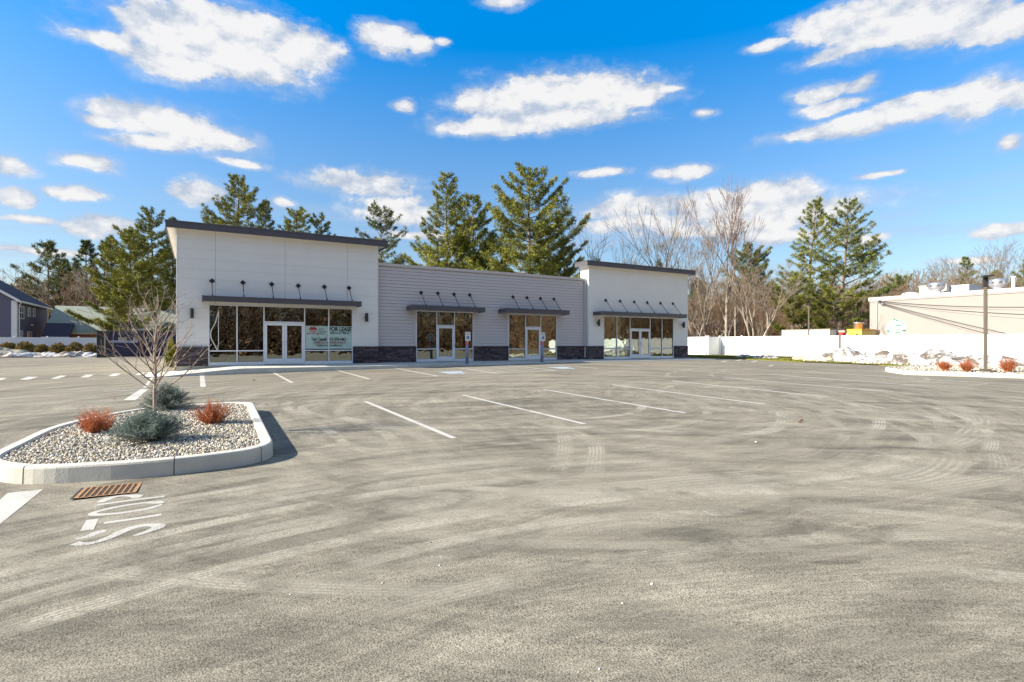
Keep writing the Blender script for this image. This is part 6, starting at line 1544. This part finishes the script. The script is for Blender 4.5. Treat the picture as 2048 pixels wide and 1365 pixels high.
# things behind the right fence
def boxat(px0, px1, ytop, X): 
    r = []
    for px in (px0, px1): u = (px - 1024) / F; r.append(X * (cT - u * sT) / (u * cT + sT))
    return r[1], r[0], zat(ytop, X * sT + (r[0] + r[1]) / 2 * cT)
a, b, z = boxat(1564, 1660, 660.5, 48.5); t = thing('storage_trailer', 'long white storage trailer, only its top showing over the right fence', 'trailer', (49.6, (a + b) / 2, .7))
hw = (b - a) / 2; m_ = MB(); m_.bbox(-1.1, 1.1, -hw, hw, .5, z - .7, .03); m_.build('body', MT['white'], t)
m_ = MB(); m_.bbox(-1.15, 1.15, -hw - .05, hw + .05, z - .72, z - .64, .01); [m_.box(-1.12, -1.10, -hw + k * hw / 3, -hw + k * hw / 3 + .04, .6, z - .75) for k in range(7)]; m_.build('top_rail', MT['wood'], t)
for s_ in (-.6, .6): m_ = MB(); m_.tube([(-1., s_, .35), (-.75, s_, .35)], .35, 16); m_.build('wheel', MT['navypost'], t)
a, b, z = boxat(1662, 1690, 661.5, 49.5); m_ = MB(); m_.bbox(-1, 1, -(b - a) / 2, (b - a) / 2, 0, z - .7, .03); [m_.box(-1.02, -1.0, -(b - a) / 2 + k * .3, -(b - a) / 2 + k * .3 + .02, .1, z - .8) for k in range(int((b - a) / .3))]; tag(m_.build('wooden_shed', MT['wood'], None, False, (50.5, (a + b) / 2, .7)), 'weathered wooden shed top between the white trailer and the food trailer', 'shed')
a, b, z = boxat(1693, 1722, 659, 49.0); t = thing('food_trailer', 'orange and yellow food trailer behind the right fence beside the beige building', 'food trailer', (50.2, (a + b) / 2, .7)); hw = (b - a) / 2
m_ = MB(); m_.bbox(-1.1, 1.1, -hw, hw, .5, z - .7, .04); m_.build('body', MT['yellow'], t); m_ = MB(); m_.bbox(-1.13, 1.13, -hw - .02, hw + .02, z - .85, z - .68, .01); m_.add([(-1.106, -hw + .3, z - 1.25), (-1.106, -hw + .9, z - 1.3), (-1.106, -hw + 1.3, z - 1.0), (-1.106, -hw + .6, z - .95)], [(0, 1, 2, 3)]); m_.build('orange_band', MT['orange'], t)
m_ = MB(); m_.lathe((0, hw * .4, z - .68), [(.35, 0), (.35, .5), (.42, .52), (.42, .6), (.1, .62)], 16); m_.build('roof_vent', MT['steel'], t, True)
a, b, z = boxat(1723, 1738, 660, 50.5); m_ = MB(); m_.bbox(-.9, .9, -(b - a) / 2, (b - a) / 2, 0, z - .7, .03); m_.box(-.95, -.905, -(b - a) / 2, (b - a) / 2, .9, 1.1); tag(m_.build('rusty_container', MT['rust'], None, False, (51.4, (a + b) / 2, .7)), 'rust red container between the food trailer and the beige building', 'container')
a, b, z = boxat(1681.5, 1687, 665.5, 47.0); m_ = MB(); m_.tube([(0, 0, 0), (0, 0, z - .7 - .05)], .22, 14); m_.tube([(0, 0, z - .75), (0, 0, z - .7)], .24, 14); tag(m_.build('red_drum', MT['redpaint'], None, False, (47, (a + b) / 2, .7)), 'small red drum top showing over the right fence', 'drum')
# white and grey houses behind the pines
def fh_(name, label, px0, px1, ye, yr, Z, depth, wall, roof, ridge='x'):
    xa, ya = at(px0, Z); xb, yb = at(px1, Z); return xa, xb, ya, zat(ye, Z), zat(yr, Z)
xa, ya = at(1531, 84); xb, yb = at(1590, 84); w1, _ = gable_house('white_house', 'white gabled house half hidden by the two tall pines', xa, xb + 1, 60, 68, .7, zat(652, 80), zat(634, 80), 'white', 'roofgrey', 'y')
hwin(w1, xa + 1.2, 60, 2.0, 3.4, .9, 'y', (1, 2))
xa, ya = at(1468, 90); w2, _ = gable_house('grey_house', 'grey roofed house with a brick chimney behind the bare trees', xa, xa + 7.5, 66, 74, .7, zat(653, 88), zat(633, 92), 'white', 'roofgrey', 'x')
for k in (3.6, 4.6, 5.6): hwin(w2, xa + k, 66, 1.9, 3.9, .7, 'y', (1, 2))
cx, cy = FX(1523, 65.6), 65.6; Zc = cx * sT + cy * cT; m_ = MB(); m_.bbox(cx - .42, cx + .42, cy - .35, cy + .35, .7, zat(628, Zc), .02); m_.bbox(cx - .5, cx + .5, cy - .43, cy + .43, zat(628, Zc), zat(626.5, Zc), .02); m_.build('chimney', MT['brick'], w2)
xa, ya = at(1700, 92); gable_house('grey_roofed_house', 'low grey roofed white house left of the beige building corner', FX(1640, 52), FX(1745, 52), 52, 60, .7, zat(660, 82), zat(640, 86), 'white', 'roofgrey', 'x')
x = FX(1470.5, 42); m_ = MB(); m_.tube([(0, 0, 0), (0, 0, zat(612, x * sT + 42 * cT) - .7)], .09, 10); tag(m_.build('wooden_pole', MT['wood'], None, False, (x, 42, .7)), 'thin pale wooden pole behind the fence beside the tallest bare tree', 'pole')
